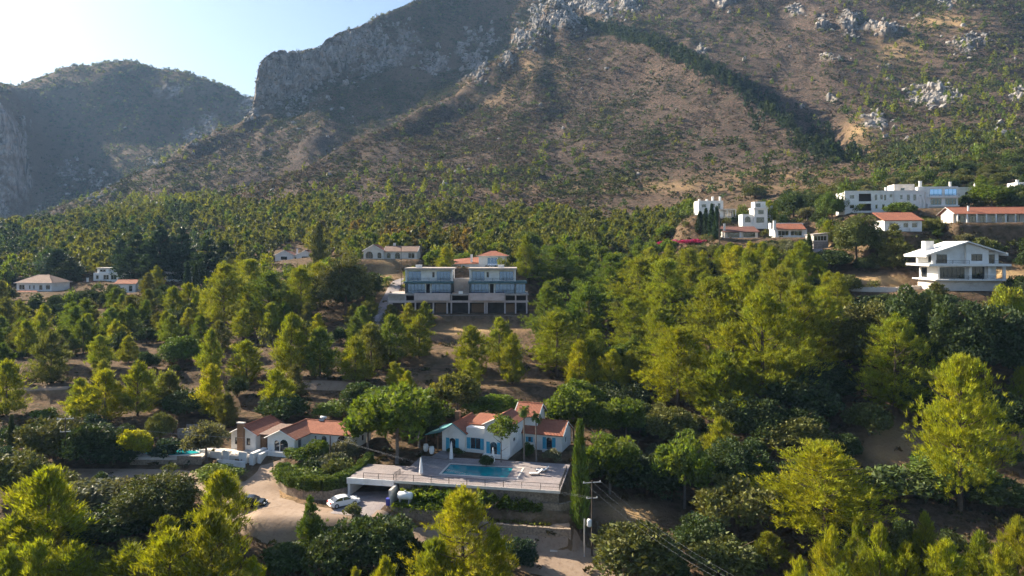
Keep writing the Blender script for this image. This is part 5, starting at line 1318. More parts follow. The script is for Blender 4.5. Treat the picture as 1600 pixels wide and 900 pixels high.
def dkp(a, b, z): q = dk(a, b); return Vector((q.x, q.y, z))
ivy([dkp(-23.5, -.5, -38.4), dkp(-17, -.6, -38.4), dkp(-11, -.6, -38.4)], 3.0, 2.2, "bright green ivy spilling from the deck edge above the tank", 'fresh green', 8000)
ivy([dkp(-24.2, -2.2, -38.6), dkp(-18, -2.2, -38.6), dkp(-14, -2.3, -38.6)], 1.25, 1.8, "bright green creeper heaped on the wall in front of the tank", 'fresh green', 6000)
ivy([dkp(-11, -.5, -38.2), dkp(-7.5, -.5, -38.6), dkp(-2.5, -.4, -39.2)], 2.6, .9, "trailing ivy hanging under the deck railing", 'mid green', 2600)
ivy([dkp(-9.5, -1.9, -39.5), dkp(-1, -1.8, -39.5)], .55, 1.2, "low weedy planting behind the roadside stone wall", 'olive green', 1300)

# small turquoise pool of the lower house
p = at(268, 708, 126); pz = p.z
mb = MB()
ring = [(p.x + 4.2 * math.cos(t) * (1 + .15 * math.cos(2 * t)), p.y + 1.9 * math.sin(t), 0) for t in np.linspace(0, 2 * math.pi, 25)[:-1]]
r = empty("garden_pool", (p.x, p.y, pz), 0, "small turquoise kidney pool on a pale terrace beside the olive tree", "pool")
MB().slab([(-6, -2.6, 0), (6.2, -2.6, 0), (6.2, 3.2, 0), (-6, 3.2, 0)], .4).build("terrace", M['offwhite'], r); MB().box(-5.9, 6.1, -2.5, 3.1, -3.4, -.41).build("terrace_base", M['stone'], r)
MB().slab([(x - p.x, y - p.y, .05) for (x, y, _) in ring], .04).build("water", M['turq'], r)
MB().tube([(x * 1.0 - p.x, y - p.y, .07) for (x, y, _) in ring + ring[:1]], .12, 5, False).build("coping", M['white'], r)
MB().box(2.2, 6.3, -2.8, -2.6, -2.6, .25).build("edge_wall", M['stone'], r)
stone_wall([at(278, 690, 134), at(330, 688, 134)], 2.2, .4, "grey stone bank wall behind the turquoise pool", 'stone_grey'); stone_wall([at(292, 676, 139), at(352, 674, 139)], 1.4, .4, "upper grey stone wall behind the lower white house", 'stone_grey')

# ---- twin glass-fronted house
r = house('modern', "house", "wide modern twin house with sky-reflecting glass fronts over open concrete garages")
S1, S2, ST = 5.7, 8.9, 13.1
for (a, b, sg) in ((0, 13.4, 1), (18.6, 31.8, 1)):
    mb = MB(); box_walls(r, mb, a, b, 3.0, 12, S2 + .35, ST - .5, front=[(.6, 4.2, S2 + .55, ST - 1.0, 'win dk sky'), (b - a - (5.9 if a == 0 else 8.4), b - a - (5.2 if a == 0 else 7.7), S2 + 1.4, ST - 1.2, 'win dk'), (b - a - 4.6, b - a - .6, S2 + .55, ST - 1.0, 'win dk sky')], right=[(2, 5, S2 + .6, ST - 1.2, 'win dk sky')], frame_mat='frame_dark'); mb.build("wall", M['white'], r)
    MB().box(a - .5, b + .5, 1.6, 12.4, ST - .48, ST).build("roof_slab", M['concrete'], r)
    for xx in (a - .15, b - .15): MB().box(xx, xx + .3, 1.7, 3.0, S2 + .35, ST - .48).build("fin_wall", M['white'], r)
    MB().box(a - .4, b + .4, .2, 12, S2 - .25, S2 + .34).build("floor_slab", M['tealdark'], r)
    railing(r, [(a + .1, 1.75), (b - .1, 1.75)], S2 + .34, .9, 3.0)
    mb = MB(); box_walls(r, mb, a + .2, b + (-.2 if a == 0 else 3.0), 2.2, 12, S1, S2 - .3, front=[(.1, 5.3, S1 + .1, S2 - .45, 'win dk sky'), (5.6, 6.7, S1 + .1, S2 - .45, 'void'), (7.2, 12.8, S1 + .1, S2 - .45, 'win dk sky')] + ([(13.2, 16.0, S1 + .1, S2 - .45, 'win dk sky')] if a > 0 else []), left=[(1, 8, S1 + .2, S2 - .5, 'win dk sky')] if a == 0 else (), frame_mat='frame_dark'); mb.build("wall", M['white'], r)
    for xx in (a - .1, b - .25): MB().box(xx, xx + .35, .4, 2.19, S1, S2 - .3).build("fin_wall", M['frame_dark'], r)
    railing(r, [(a + .3, .35), (b - .3, .35)], S1 + .05, .9, 3.0)
MB().box(31.9, 35.2, 1.0, 12, S2 - .3, S2 + .2).build("floor_slab", M['tealdark'], r)
MB().box(-4.8, 35.6, -.2, 12.5, S1 - .45, S1 + .01).build("floor_slab", M['concrete'], r)
for (a, b) in ((2.7, 13.0), (18.6, 28.8)): MB().box(a, b, -.9, -.21, S1 - 1.9, S1 + .25).build("balcony_parapet", M['pinkwhite'], r)
MB().box(-4.8, 35.6, .3, .9, S1 - 2.55, S1 - 1.95).build("beam", M['pinkwhite'], r)
for xx in (-.2, 2.7, 7.9, 11.9, 13.1, 18.2, 22.8, 23.4, 28.6, 31.7, 34.9): MB().box(xx, xx + .42, .2, .7, 0, S1 - .46).build("column", M['pinkwhite'], r)
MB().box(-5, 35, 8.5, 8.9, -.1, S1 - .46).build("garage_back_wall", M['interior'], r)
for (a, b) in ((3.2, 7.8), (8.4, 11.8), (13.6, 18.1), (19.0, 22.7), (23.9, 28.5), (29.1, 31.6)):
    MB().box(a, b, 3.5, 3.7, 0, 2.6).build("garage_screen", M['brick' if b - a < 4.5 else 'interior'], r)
MB().box(-5, -.3, .4, .7, 3.0, S1 - .46).build("infill_wall", M['concrete'], r)
MB().box(13.7, 18.3, 5.0, 12, S1 + .01, S2 + .3).build("link_wall", M['concrete'], r); MB().box(13.5, 18.5, 5.5, 11.5, S2 + .3, S2 + .9).build("planter_bed", M['concrete'], r)
MB().box(15.4, 16.6, .3, 1.0, S1 + .01, S1 + .75).build("parapet", M['white'], r)
MB().box(-8, 38, -5.3, -4.9, -3.6, -.05).build("retaining_wall", M['concrete'], r)
for (a, b, lb) in ((3.2, 6.0, "white roof box on the twin glass house nearer the lane"), (27.6, 7.0, "white roof box on the twin glass house nearer the pines")):
    x, y, z, yaw = FR['modern']
    o = tag(empty("roof_box", (x + a, y + b, z + ST), 0), lb, "roof box"); MB().box(-.9, .9, -.5, .5, 0, .75).build("casing", M['white'], o); MB().box(-.95, .95, -.55, .55, .75, .83).build("lid", M['white'], o)
# ---- tiled house just behind it
r = house('hip', "house", "white house with a red hipped tower roof rising behind the twin glass house")
mb = MB(); box_walls(r, mb, 0, 8.6, 0, 7, -3, 3.6, front=[(2.8, 7.2, .6, 3.1, 'win sky')], left=[(2, 4, .8, 2.6, 'win')]); mb.build("wall", M['white'], r); hip_roof(r, 0, 8.6, 0, 7, 3.6, 5.2, .8)
mb = MB(); box_walls(r, mb, -10, -.02, 1, 8, -3, 1.0, front=[(1.5, 4, -.8, .5, 'win')]); mb.build("wall", M['white'], r); MB().slab([(-10.4, .4, .95), (-.05, .4, 1.15), (-.05, 8.5, 3.2), (-10.4, 8.5, 2.2)], .15).build("roof", M['tile'], r)
chimney(r, -2.6, 2.0, .8, 3.9, .65)
# ---- arched house
r = house('arches', "house", "pink-washed house with wide arches and a red roof above the bare slope")
mb = MB(); box_walls(r, mb, 0, 7.5, 0, 8, -3, 3.2, front=[(.8, 3.6, 0.3, 2.9, 'win arch wood'), (5.2, 6.8, .3, 2.6, 'win arch')], gable=('y', 5.4)); mb.build("wall", M['offwhite'], r); gable_roof(r, 0, 7.5, 0, 8, 3.2, 5.4, 'y')
mb = MB(); box_walls(r, mb, 7.5, 20, 2, 9, -3, 3.0, front=[(.8, 2.4, .3, 2.4, 'win arch'), (4, 6, .2, 2.5, 'win arch dk'), (9, 11.5, .3, 2.4, 'win')], gable=('x', 4.8)); mb.build("wall", M['offwhite'], r); gable_roof(r, 7.6, 20, 2, 9, 3.0, 4.8, 'x', mat='tile_pale')
MB().box(-1, 19, -2.6, -2.3, -3.2, .2).build("terrace_wall", M['stone'], r); chimney(r, 10.5, 6, 4.4, 6.0, .8)
# ---- double-gabled white house
r = house('twin', "house", "small white house with two grey gables half hidden in pines")
for a in (0, 9.6):
    mb = MB(); box_walls(r, mb, a, a + 8.2, 0, 8, -2, 3.4, front=[(2.6, 5.4, 1.2, 2.7, 'win wood')], gable=('y', 5.4)); mb.build("wall", M['white'], r); gable_roof(r, a, a + 8.2, 0, 8, 3.4, 5.4, 'y', mat='tile_dark')
mb = MB(); box_walls(r, mb, 8.21, 9.59, 1, 7.9, -2, 3.3, front=[(.3, 1.1, 0, 2.3, 'door wood')], top=True); mb.build("wall", M['white'], r); chimney(r, 8.6, 5, 3, 6.2, .7)
# ---- houses at the cliff end of the valley
r = house('hipleft', "house", "white house with a pale hipped roof over a lower red porch roof")
mb = MB(); box_walls(r, mb, 0, 15, 0, 10, -4, 3.4, front=[(1, 3.4, .6, 2.6, 'win')] + row(5.2, 1.8, 2, .7, .8, 2.4, 'win') + [(9.5, 11, .5, 2.5, 'win'), (12.4, 14.2, .7, 2.5, 'win')]); mb.build("wall", M['white'], r); hip_roof(r, 0, 15, 0, 10, 3.4, 6.4, .8, 'tile_pale')
hip_roof(r, 1, 13, -5, -.8, -.8, .5, .2, 'tile')
mb = MB(); box_walls(r, mb, 1, 13, -5, -.1, -6, -.95, front=[(2, 4, -3, -1.4, 'win'), (7, 9, -3, -1.4, 'win')]); mb.build("wall", M['white'], r); MB().box(-4, .9, -4.5, -.1, -1.2, -.9).build("awning", M['cloth'], r)
r = house('pinkish', "house", "white cubic house with roof turret above a brown tiled roof")
mb = MB(); box_walls(r, mb, 0, 11, 0, 8, -4, 3.6, front=[(1, 2.2, 1, 2.6, 'win'), (4.2, 6.5, .8, 2.8, 'win'), (7.4, 9.8, .8, 2.8, 'win')], top=True); mb.build("wall", M['white'], r)
mb = MB(); box_walls(r, mb, 1, 6, 1, 6, 3.6, 5.4, front=[(1, 3.6, 3.9, 5.0, 'win')]); mb.build("wall", M['white'], r); MB().box(.6, 6.4, .6, 6.4, 5.4, 5.7).build("roof_slab", M['offwhite'], r)
MB().slab([(-7, -5.5, -2.6), (6.5, -5.5, -2.9), (5.8, -.4, .4), (-3.5, -.4, .4)], .2).build("roof", M['tile_dark'], r); MB().box(-6.4, 6.0, -5.2, -.5, -6, -3.2).build("wall", M['offwhite'], r); chimney(r, -1.5, -1.5, -1, 1.5, .6)
r = house('lowleft', "house", "little white house end with a tall window between pines")
mb = MB(); box_walls(r, mb, -4, 3.8, 0, 6, -2, 3.6, front=[(5.2, 6.6, .6, 2.9, 'win')], gable=('x', 4.9)); mb.build("wall", M['white'], r); gable_roof(r, -4, 3.8, 0, 6, 3.6, 4.9, 'x', mat='tile')
r = house('flatleft', "house", "flat-roofed white house with a solar drum stand behind two slim cypresses")
mb = MB(); box_walls(r, mb, 0, 16.5, 0, 8, -3, 3.6, front=[(1, 3, .6, 2.6, 'win sky'), (5, 7, .6, 2.6, 'win'), (9, 10, .2, 2.4, 'door wood'), (12, 15, .6, 2.6, 'win')], top=True); mb.build("wall", M['white'], r); MB().box(-.3, 16.8, -.3, 8.3, 3.6, 3.95).build("roof_slab", M['white'], r)
mb = MB(); box_walls(r, mb, 1.6, 4.4, 3, 6, 3.95, 6.2, front=[(.7, 1.8, 4.2, 5.4, 'win')], top=True); mb.build("stair_tower", M['pinkwhite'], r); MB().tube([(1.8, 4.5, 6.6), (4.2, 4.5, 6.6)], .42, 9).build("water_drum", M['cloth'], r, True)
# ---- white gabled concrete house
r = house('white', "house", "unfinished white concrete house with a broad gable, dark glass and wide balconies")
mb = MB(); wall(r, mb, (3, 0), (18.6, 0), -2.5, .1); wall(r, mb, (18.6, 0), (18.6, 10), -2.5, .1); wall(r, mb, (18.6, 10), (3, 10), -2.5, .1); wall(r, mb, (3, 10), (3, 0), -2.5, .1); mb.build("basement_wall", M['offwhite'], r)
MB().box(1.8, 20.2, -1.2, 10.5, .1, .4).build("floor_slab", M['white'], r)
mb = MB(); box_walls(r, mb, 3.4, 17.6, .8, 10, .4, 3.7, front=[(.5, 6.6, .5, 3.4, 'win dk'), (8.2, 11.4, .5, 3.5, 'win dk')], right=[(1, 4, .6, 3.2, 'win dk')], left=[(1, 4, .6, 3.2, 'win dk')]); mb.build("wall", M['white'], r)
MB().box(.2, 20.0, -1.4, 10.5, 3.7, 4.25).build("balcony_slab", M['white'], r)
mb = MB(); wall(r, mb, (2.6, 1.0), (10.0, 1.0), 4.25, 6.8, [(.6, 3.2, 4.35, 6.6, 'win dk')]); wall(r, mb, (10.0, 1.0), (10.0, .1), 4.25, 9.6); wall(r, mb, (10.0, .1), (15.4, .1), 4.25, 7.2, [(1.2, 3.9, 5.0, 6.7, 'win dk')])
wall(r, mb, (15.4, .1), (15.4, 1.0), 4.25, 7.2); wall(r, mb, (15.4, 1.0), (18.3, 1.0), 4.25, 7.2, [(.3, 2.0, 4.35, 6.6, 'win dk')]); wall(r, mb, (18.3, 1.0), (18.3, 10), 4.25, 7.2, [(1, 3, 4.6, 6.5, 'win dk')]); wall(r, mb, (18.3, 10), (2.6, 10), 4.25, 6.8); wall(r, mb, (2.6, 10), (2.6, 1), 4.25, 6.8, [(6, 8, 4.6, 6.4, 'win dk')])
mb.poly([(10.0, .1, 7.2), (15.4, .1, 7.2), (15.4, .1, 7.75), (10.0, .1, 9.6)]); mb.poly([(2.6, .95, 6.8), (10.0, .95, 6.8), (10.0, .95, 9.55), (2.6, .95, 7.0)]); mb.build("wall", M['white'], r)
ro = MB().slab([(-.2, -.9, 6.55), (10.0, -.9, 9.95), (10.0, 10.6, 9.95), (-.2, 10.6, 6.55)], .3).slab([(10.0, -.9, 9.95), (19.2, -.9, 7.0), (19.2, 10.6, 7.0), (10.0, 10.6, 9.95)], .3).build("roof", M['white'], r)
MB().box(-.3, .0, -.95, 10.6, 5.95, 6.6).build("gutter_beam", M['white'], ro); MB().box(19.21, 19.5, -.95, 10.6, 6.3, 7.05).build("gutter_beam", M['white'], ro)
MB().box(2.2, 4.4, 4.6, 6.4, 6.9, 10.0).build("chimney", M['white'], r); MB().box(1.2, 1.6, -.8, -.4, 4.25, 6.6).build("column", M['white'], r); MB().box(.4, .8, 4.5, 4.9, 4.25, 6.5).build("column", M['white'], r)
railing(r, [(2.0, -1.2), (10, -1.2)], 4.25, .9, 3); railing(r, [(15.6, -1.2), (19.8, -1.2)], 4.25, .9, 3); railing(r, [(3, -1.1), (20, -1.1)], .4, .9, 3)
for xx in (8.2, 12.8, 16.4): MB().box(xx + 2.3, xx + 2.9, -.3, .2, .4, 3.7).build("column", M['white'], r)
# ---- white apartments on the slope
r = house('apt', "apartment_building", "long two-storey white apartment row with dark red shutters"); r["category"] = "apartments"
mb = MB(); box_walls(r, mb, 0, 26, 0, 9, -2, 7.2, front=[(1.6, 3.2, 4.9, 6.2, 'win'), (1.6, 3.2, 1.6, 2.9, 'win'), (4.6, 8.6, 4.0, 6.6, 'void'), (4.6, 8.6, .8, 3.2, 'void'), (9.8, 10.6, 4.3, 6.2, 'door wood'), (11.6, 12.4, 4.6, 6.2, 'win wood'), (12.8, 13.5, 4.3, 6.2, 'door wood'), (10, 10.8, 1.4, 2.9, 'win'), (14.6, 15.6, 5.2, 6.4, 'win'), (18, 18.9, 4.6, 6.1, 'win'), (20.2, 21.1, 4.2, 6.2, 'win wood'), (22.3, 23.2, 4.2, 6.2, 'win wood'), (24.2, 25, 4.6, 6.0, 'win'), (12.2, 13.1, 1.2, 3, 'win'), (22.2, 23, 1.4, 3, 'win')], left=[(2, 3.4, 4.6, 6.2, 'win'), (5, 6.4, 1, 2.8, 'win')], top=True); mb.build("wall", M['white'], r)
MB().box(-.1, 26.1, -.1, .15, 7.2, 7.6).build("parapet", M['white'], r)
chimney(r, 14.5, 3, 7.2, 8.8, .5)
for v in (.8, 4.0): railing(r, [(4.6, -.05), (8.6, -.05)], v, .8, 2)
for a in (15.9, 26): MB().box(a - .12, a + .12, -.25, -.02, -1.5, 7.0).build("pier", M['offwhite'], r)
r = house('bluewin', "apartment_building", "white apartment block with bright blue window bays on both floors"); r["category"] = "apartments"
mb = MB(); box_walls(r, mb, 0, 12.5, 0, 9, -4, 7.4, front=[(3.8, 7.6, 4.4, 6.6, 'win blue sky'), (8.4, 12.1, 4.4, 6.6, 'win blue sky'), (4.0, 7.4, 1.2, 3.3, 'win blue'), (8.6, 12, 1.2, 3.3, 'win blue')], top=True); mb.build("wall", M['white'], r)
MB().box(3.2, 12.6, -1.0, -.02, 3.6, 4.0).build("balcony", M['white'], r); MB().box(3.2, 12.6, -1.0, -.02, .6, 1.0).build("balcony", M['white'], r); railing(r, [(3.3, -.95), (12.5, -.95)], 4.0, .8, 3)
mb = MB(); box_walls(r, mb, -6.5, -.02, 3, 10, -2, 8.6, front=[(2, 3.4, 6, 7.4, 'win')], top=True); mb.build("wall", M['offwhite'], r); chimney(r, 2.5, 5, 7.4, 9.6, .8); chimney(r, 12, 5, 7.4, 9.2, .6)
for k in (.3, 1.5, 2.8): MB().box(k, k + .5, -.9, -.03, -4, 4.5 - k).build("buttress", M['white'], r)
r = house('arcade', "house", "white arcaded villa with three small arches uphill of the blue-windowed apartments")
mb = MB(); box_walls(r, mb, 0, 10, 0, 8, -3, 5.6, front=[(3.8, 5.2, 2.4, 4.2, 'win arch dk'), (5.7, 7.1, 2.4, 4.2, 'win arch dk'), (7.6, 9, 2.4, 4.2, 'win arch dk')], top=True); mb.build("wall", M['white'], r); MB().slab([(-3.5, -.2, 2.4), (0, -.2, 5.2), (0, 7, 5.2), (-3.5, 7, 2.4)], 4.5).build("stair_wall", M['offwhite'], r); chimney(r, 9, 4, 5.6, 7.4, .7); MB().box(-.2, 10.2, -.2, 8.2, 5.6, 5.85).build("roof_slab", M['white'], r)
r = house('edge', "house", "white stepped house at the top end of the apartment row beside a round tree")
mb = MB(); box_walls(r, mb, 0, 13, 0, 8, -3, 4.4, front=[(2, 3.6, 1.5, 3, 'win'), (6, 7.6, 1.5, 3, 'win')], top=True); mb.build("wall", M['white'], r); mb = MB(); box_walls(r, mb, 5, 12, 2, 8, 4.4, 6.4, front=[(1, 2.4, 4.8, 6, 'win')], top=True); mb.build("wall", M['white'], r); chimney(r, 5.6, 3, 4.4, 7.2, .7)
# ---- red-roofed houses on the dry slope
r = house('redsmall', "house", "small white house under one red roof slope uphill of the white gabled house")
mb = MB(); box_walls(r, mb, 0, 10.6, 0, 7, -3, 3.3, front=[(1.4, 3.2, 1.2, 2.6, 'win'), (5.4, 6.8, 1.2, 2.6, 'win'), (7.8, 9.4, 1.2, 2.6, 'win')]); mb.build("wall", M['white'], r); MB().slab([(-.5, -.5, 3.35), (11.1, -.5, 3.35), (11.1, 7.5, 6.0), (-.5, 7.5, 6.0)], .2).build("roof", M['tile'], r); MB().box(-4, 0, -1.6, -1.3, -1.5, .2).build("terrace_wall", M['white'], r); MB().box(7, 7.6, -1, -.02, -3, 1).build("buttress", M['white'], r)
r = house('longred', "house", "long low veranda house with a red roof and row of white columns")
mb = MB(); box_walls(r, mb, 0, 25, 2, 9, -2, 2.9, front=[(1.5 + k * 3.1, 3.3 + k * 3.1, .2, 2.2, 'win dk' if k % 3 else 'door dk') for k in range(7)], gable=('x', 4.6)); mb.build("wall", M['offwhite'], r); ro = gable_roof(r, 0, 25, 1.0, 9.5, 2.9, 4.7, 'x', .9)
for k in range(10): MB().box(.1 + k * 2.7, .42 + k * 2.7, -.1, .2, -.6, 2.5).build("veranda_column", M['white'], r)
MB().box(-.2, 25.2, -.4, 2, -1.6, -.6).build("veranda_floor", M['concrete'], r); chimney(r, 4.4, 2.2, 2.9, 4.9, .4)
r = house('darkred', "house", "low bungalow with a dark red roof behind bright pines, nearest the row of cypresses")
mb = MB(); box_walls(r, mb, 0, 11.6, 0, 7, -3, 2.3, front=[(1, 5, .3, 2.0, 'win dk'), (6.5, 10.6, .3, 2.0, 'win dk')]); mb.build("wall", M['offwhite'], r); MB().slab([(-.5, -.6, 2.25), (12.1, -.6, 2.25), (12.1, 7.4, 4.3), (-.5, 7.4, 4.3)], .2).build("roof", M['tile_dark'], r); chimney(r, .2, 1, 2, 5, .6); MB().box(5.2, 5.7, -.4, -.02, -3, 2.1).build("pier", M['white'], r)
r = house('redwhite', "house", "white bungalow with red tiled lean-to roof and wide windows")
mb = MB(); box_walls(r, mb, 0, 10.6, 0, 7, -3, 3.0, front=[(1.0, 4.6, .6, 2.3, 'win'), (5.2, 9.0, .6, 2.3, 'win')], right=[(1, 2, .2, 2.2, 'door blue')]); mb.build("wall", M['white'], r); MB().slab([(.6, -.8, 2.85), (10.2, -.8, 2.85), (10.2, 4.2, 4.9), (.6, 4.2, 4.9)], .2).build("roof", M['tile'], r); MB().box(-.2, 10.8, 4.3, 7.3, 3.0, 5.1).build("upper_wall", M['white'], r); chimney(r, -.1, .3, 2.4, 5.6, .8)
r = house('stonehut', "stone_hut", "small stone hut with a glazed front beside the pale lane"); r["category"] = "hut"
mb = MB(); box_walls(r, mb, 0, 4.9, 0, 5, -1, 2.4); mb.build("wall", M['stone_grey'], r); mb = MB(); box_walls(r, mb, .02, 4.88, .02, 5, 2.4, 4.6, front=[(.3, 4.5, 2.6, 4.2, 'win')]); mb.build("wall", M['offwhite'], r); MB().slab([(-.3, -.4, 4.65), (5.2, -.4, 5.2), (5.2, 5.4, 5.2), (-.3, 5.4, 4.65)], .18).build("roof", M['concrete'], r)
r = house('terraces', "house", "stepped white house with roof turrets and a columned loggia above the cypresses")
mb = MB(); box_walls(r, mb, 0, 9.5, 0, 8, -3, 5.6, front=[(1.1, 2.8, 3.0, 4.2, 'win dk'), (4.5, 6.2, 3.0, 4.4, 'win dk'), (7.4, 8.4, 2.4, 4.6, 'door dk'), (4.8, 6.0, .2, 1.5, 'win')], top=True); mb.build("wall", M['white'], r)
for k in (1.0, 4.0, 6.3, 9.2): MB().box(k - .35, k + .35, 3, 3.7, 5.6, 6.4 if k < 6 else 7.4).build("chimney", M['white'], r)
MB().box(7, 14.2, -1.2, 5, 2.0, 2.35).build("roof_slab", M['offwhite'], r); MB().box(7, 14.2, -1.2, 5, -1.2, -.8).build("floor_slab", M['offwhite'], r); mb = MB(); box_walls(r, mb, 7.4, 13.8, 1, 5, -.8, 2.0, front=[(.5, 2.2, -.6, 1.4, 'win dk'), (3, 5.8, -.6, 1.4, 'win dk')]); mb.build("wall", M['offwhite'], r)
for k in (7.1, 10.6, 13.9): MB().box(k, k + .25, -1.15, -.9, -.8, 2.0).build("column", M['white'], r)
r = house('cube', "house", "white tower house with arched side wing among dark trees")
mb = MB(); box_walls(r, mb, 4.0, 8.8, 0, 7, -2, 5.4, front=[(1.4, 3.4, 3.4, 4.8, 'win dk'), (.8, 3.6, .2, 2.2, 'win dk')], top=True); mb.build("wall", M['white'], r); MB().box(3.7, 9.1, -.4, 7.2, 5.4, 5.75).build("roof_slab", M['white'], r)
mb = MB(); box_walls(r, mb, 4.4, 8.4, 1.2, 6, 5.75, 8.0, front=[(.5, 2.2, 6.0, 7.4, 'win dk')], top=True); mb.build("wall", M['white'], r); mb = MB(); box_walls(r, mb, 0, 3.98, 1, 7, -2, 3.4, front=[(.9, 3.0, .4, 2.6, 'win arch dk')], top=True); mb.build("wall", M['white'], r)
mb = MB(); box_walls(r, mb, 9.6, 12.4, 6, 10, -1, 6.8, front=[(.8, 1.9, 4.5, 5.8, 'win')], top=True); mb.build("annexe", M['white'], r)

# ------------------------------------------------------------------ tracks
def track(name, pts, widths, mat, label, lift=.07, n=60, cross=9):
    """Surface laid over the ground along a curve of (x, y)."""
    P = np.array([(p.x, p.y) for p in pts]); s = np.concatenate([[0], np.cumsum(np.hypot(*np.diff(P, axis=0).T))])
    u = np.linspace(0, s[-1], n); X = pchip(u, s, P[:, 0]); Y = pchip(u, s, P[:, 1]); Wd = np.interp(u, s, widths) * (1 + .10 * fbm(u / 3, u * 0, 2, 3))
    dx, dy = np.gradient(X), np.gradient(Y); l = np.hypot(dx, dy); nx, ny = -dy / l, dx / l
    t = np.linspace(-.5, .5, cross)
    GXX = X[:, None] + nx[:, None] * Wd[:, None] * t; GYY = Y[:, None] + ny[:, None] * Wd[:, None] * t
    Z = hground(GXX, GYY) + lift - .12 * (np.abs(t) > .49)
    V = np.stack([GXX, GYY, Z], -1).reshape(-1, 3); ix = np.arange(n * cross).reshape(n, cross)
    Q = np.stack([ix[:-1, :-1], ix[1:, :-1], ix[1:, 1:], ix[:-1, 1:]], -1).reshape(-1, 4)
    o = link(bpy.data.objects.new(name, np_mesh(name, V, Q, mat, smooth_=True))); tag(o, label, kind="structure"); return o
G = lambda a, b: ground(a, b, 80, 260)
track("dirt_road", [G(85, 742), G(200, 742), G(300, 746), G(360, 768), G(420, 800), G(520, 822), G(620, 836), G(720, 850), G(830, 872), G(900, 880), G(980, 905)], [4, 4, 4.5, 7, 10, 7.5, 5, 5, 6.5, 8, 8], M['dirt'], "pale dirt road winding past the parked cars and stone walls", n=150, cross=13)
track("driveway", [G(425, 724), G(415, 745), G(395, 770), G(400, 800)], [4.0, 5, 8, 9], M['dirt'], "pale drive climbing to the lower white house", .09, 40, 11)
track("carport_apron", [G(575, 770), G(565, 790), G(545, 808)], [8, 8, 7], M['deck'], "paved apron running out of the carport", .10, 24)
track("concrete_lane", [G(633, 415), G(622, 440), G(606, 468), G(592, 495), G(578, 520)], [4.0, 4.2, 4.2, 4, 4], M['deck'], "pale concrete lane climbing beside the twin glass house", .15, 50)
track("terrace_path", [G(0, 612), G(60, 608), G(110, 606)], [2.2, 2.2, 2], M['dirt'], "bare dirt path on an old terrace", .08, 30)
track("hill_lane", [ground(1225, 428, 150), ground(1245, 405, 150), ground(1262, 394, 150), ground(1285, 391, 150)], [3, 3.2, 3.5, 3], M['deck'], "pale lane curving up to the stone hut", .12, 30)
track("mid_terrace", [G(440, 604), G(500, 602), G(560, 606)], [2.6, 3.0, 2.5], M['dirt'], "bare earth terrace between young pines", .08, 30)
stone_wall([ground(1290, 446, 120, 200), ground(1330, 455, 120, 200), ground(1400, 456, 120, 200), ground(1440, 452, 120, 200)], .9, .5, "long pale concrete wall below the dry field", 'offwhite', 1.5)
# garden paving by the villa
x, y, z, yaw = FR['villa']
o = MB().slab([(-12.5, -4.2, 0), (-9.6, -4.2, 0), (-9.6, -.05, 0), (-12.5, -.05, 0)], .5).build("garden_path", M['deck']); o.matrix_world = Matrix.Translation((x, y, z + .01)) @ Matrix.Rotation(yaw, 4, 'Z'); tag(o, "pale paved path from villa door to pool deck", kind="structure")

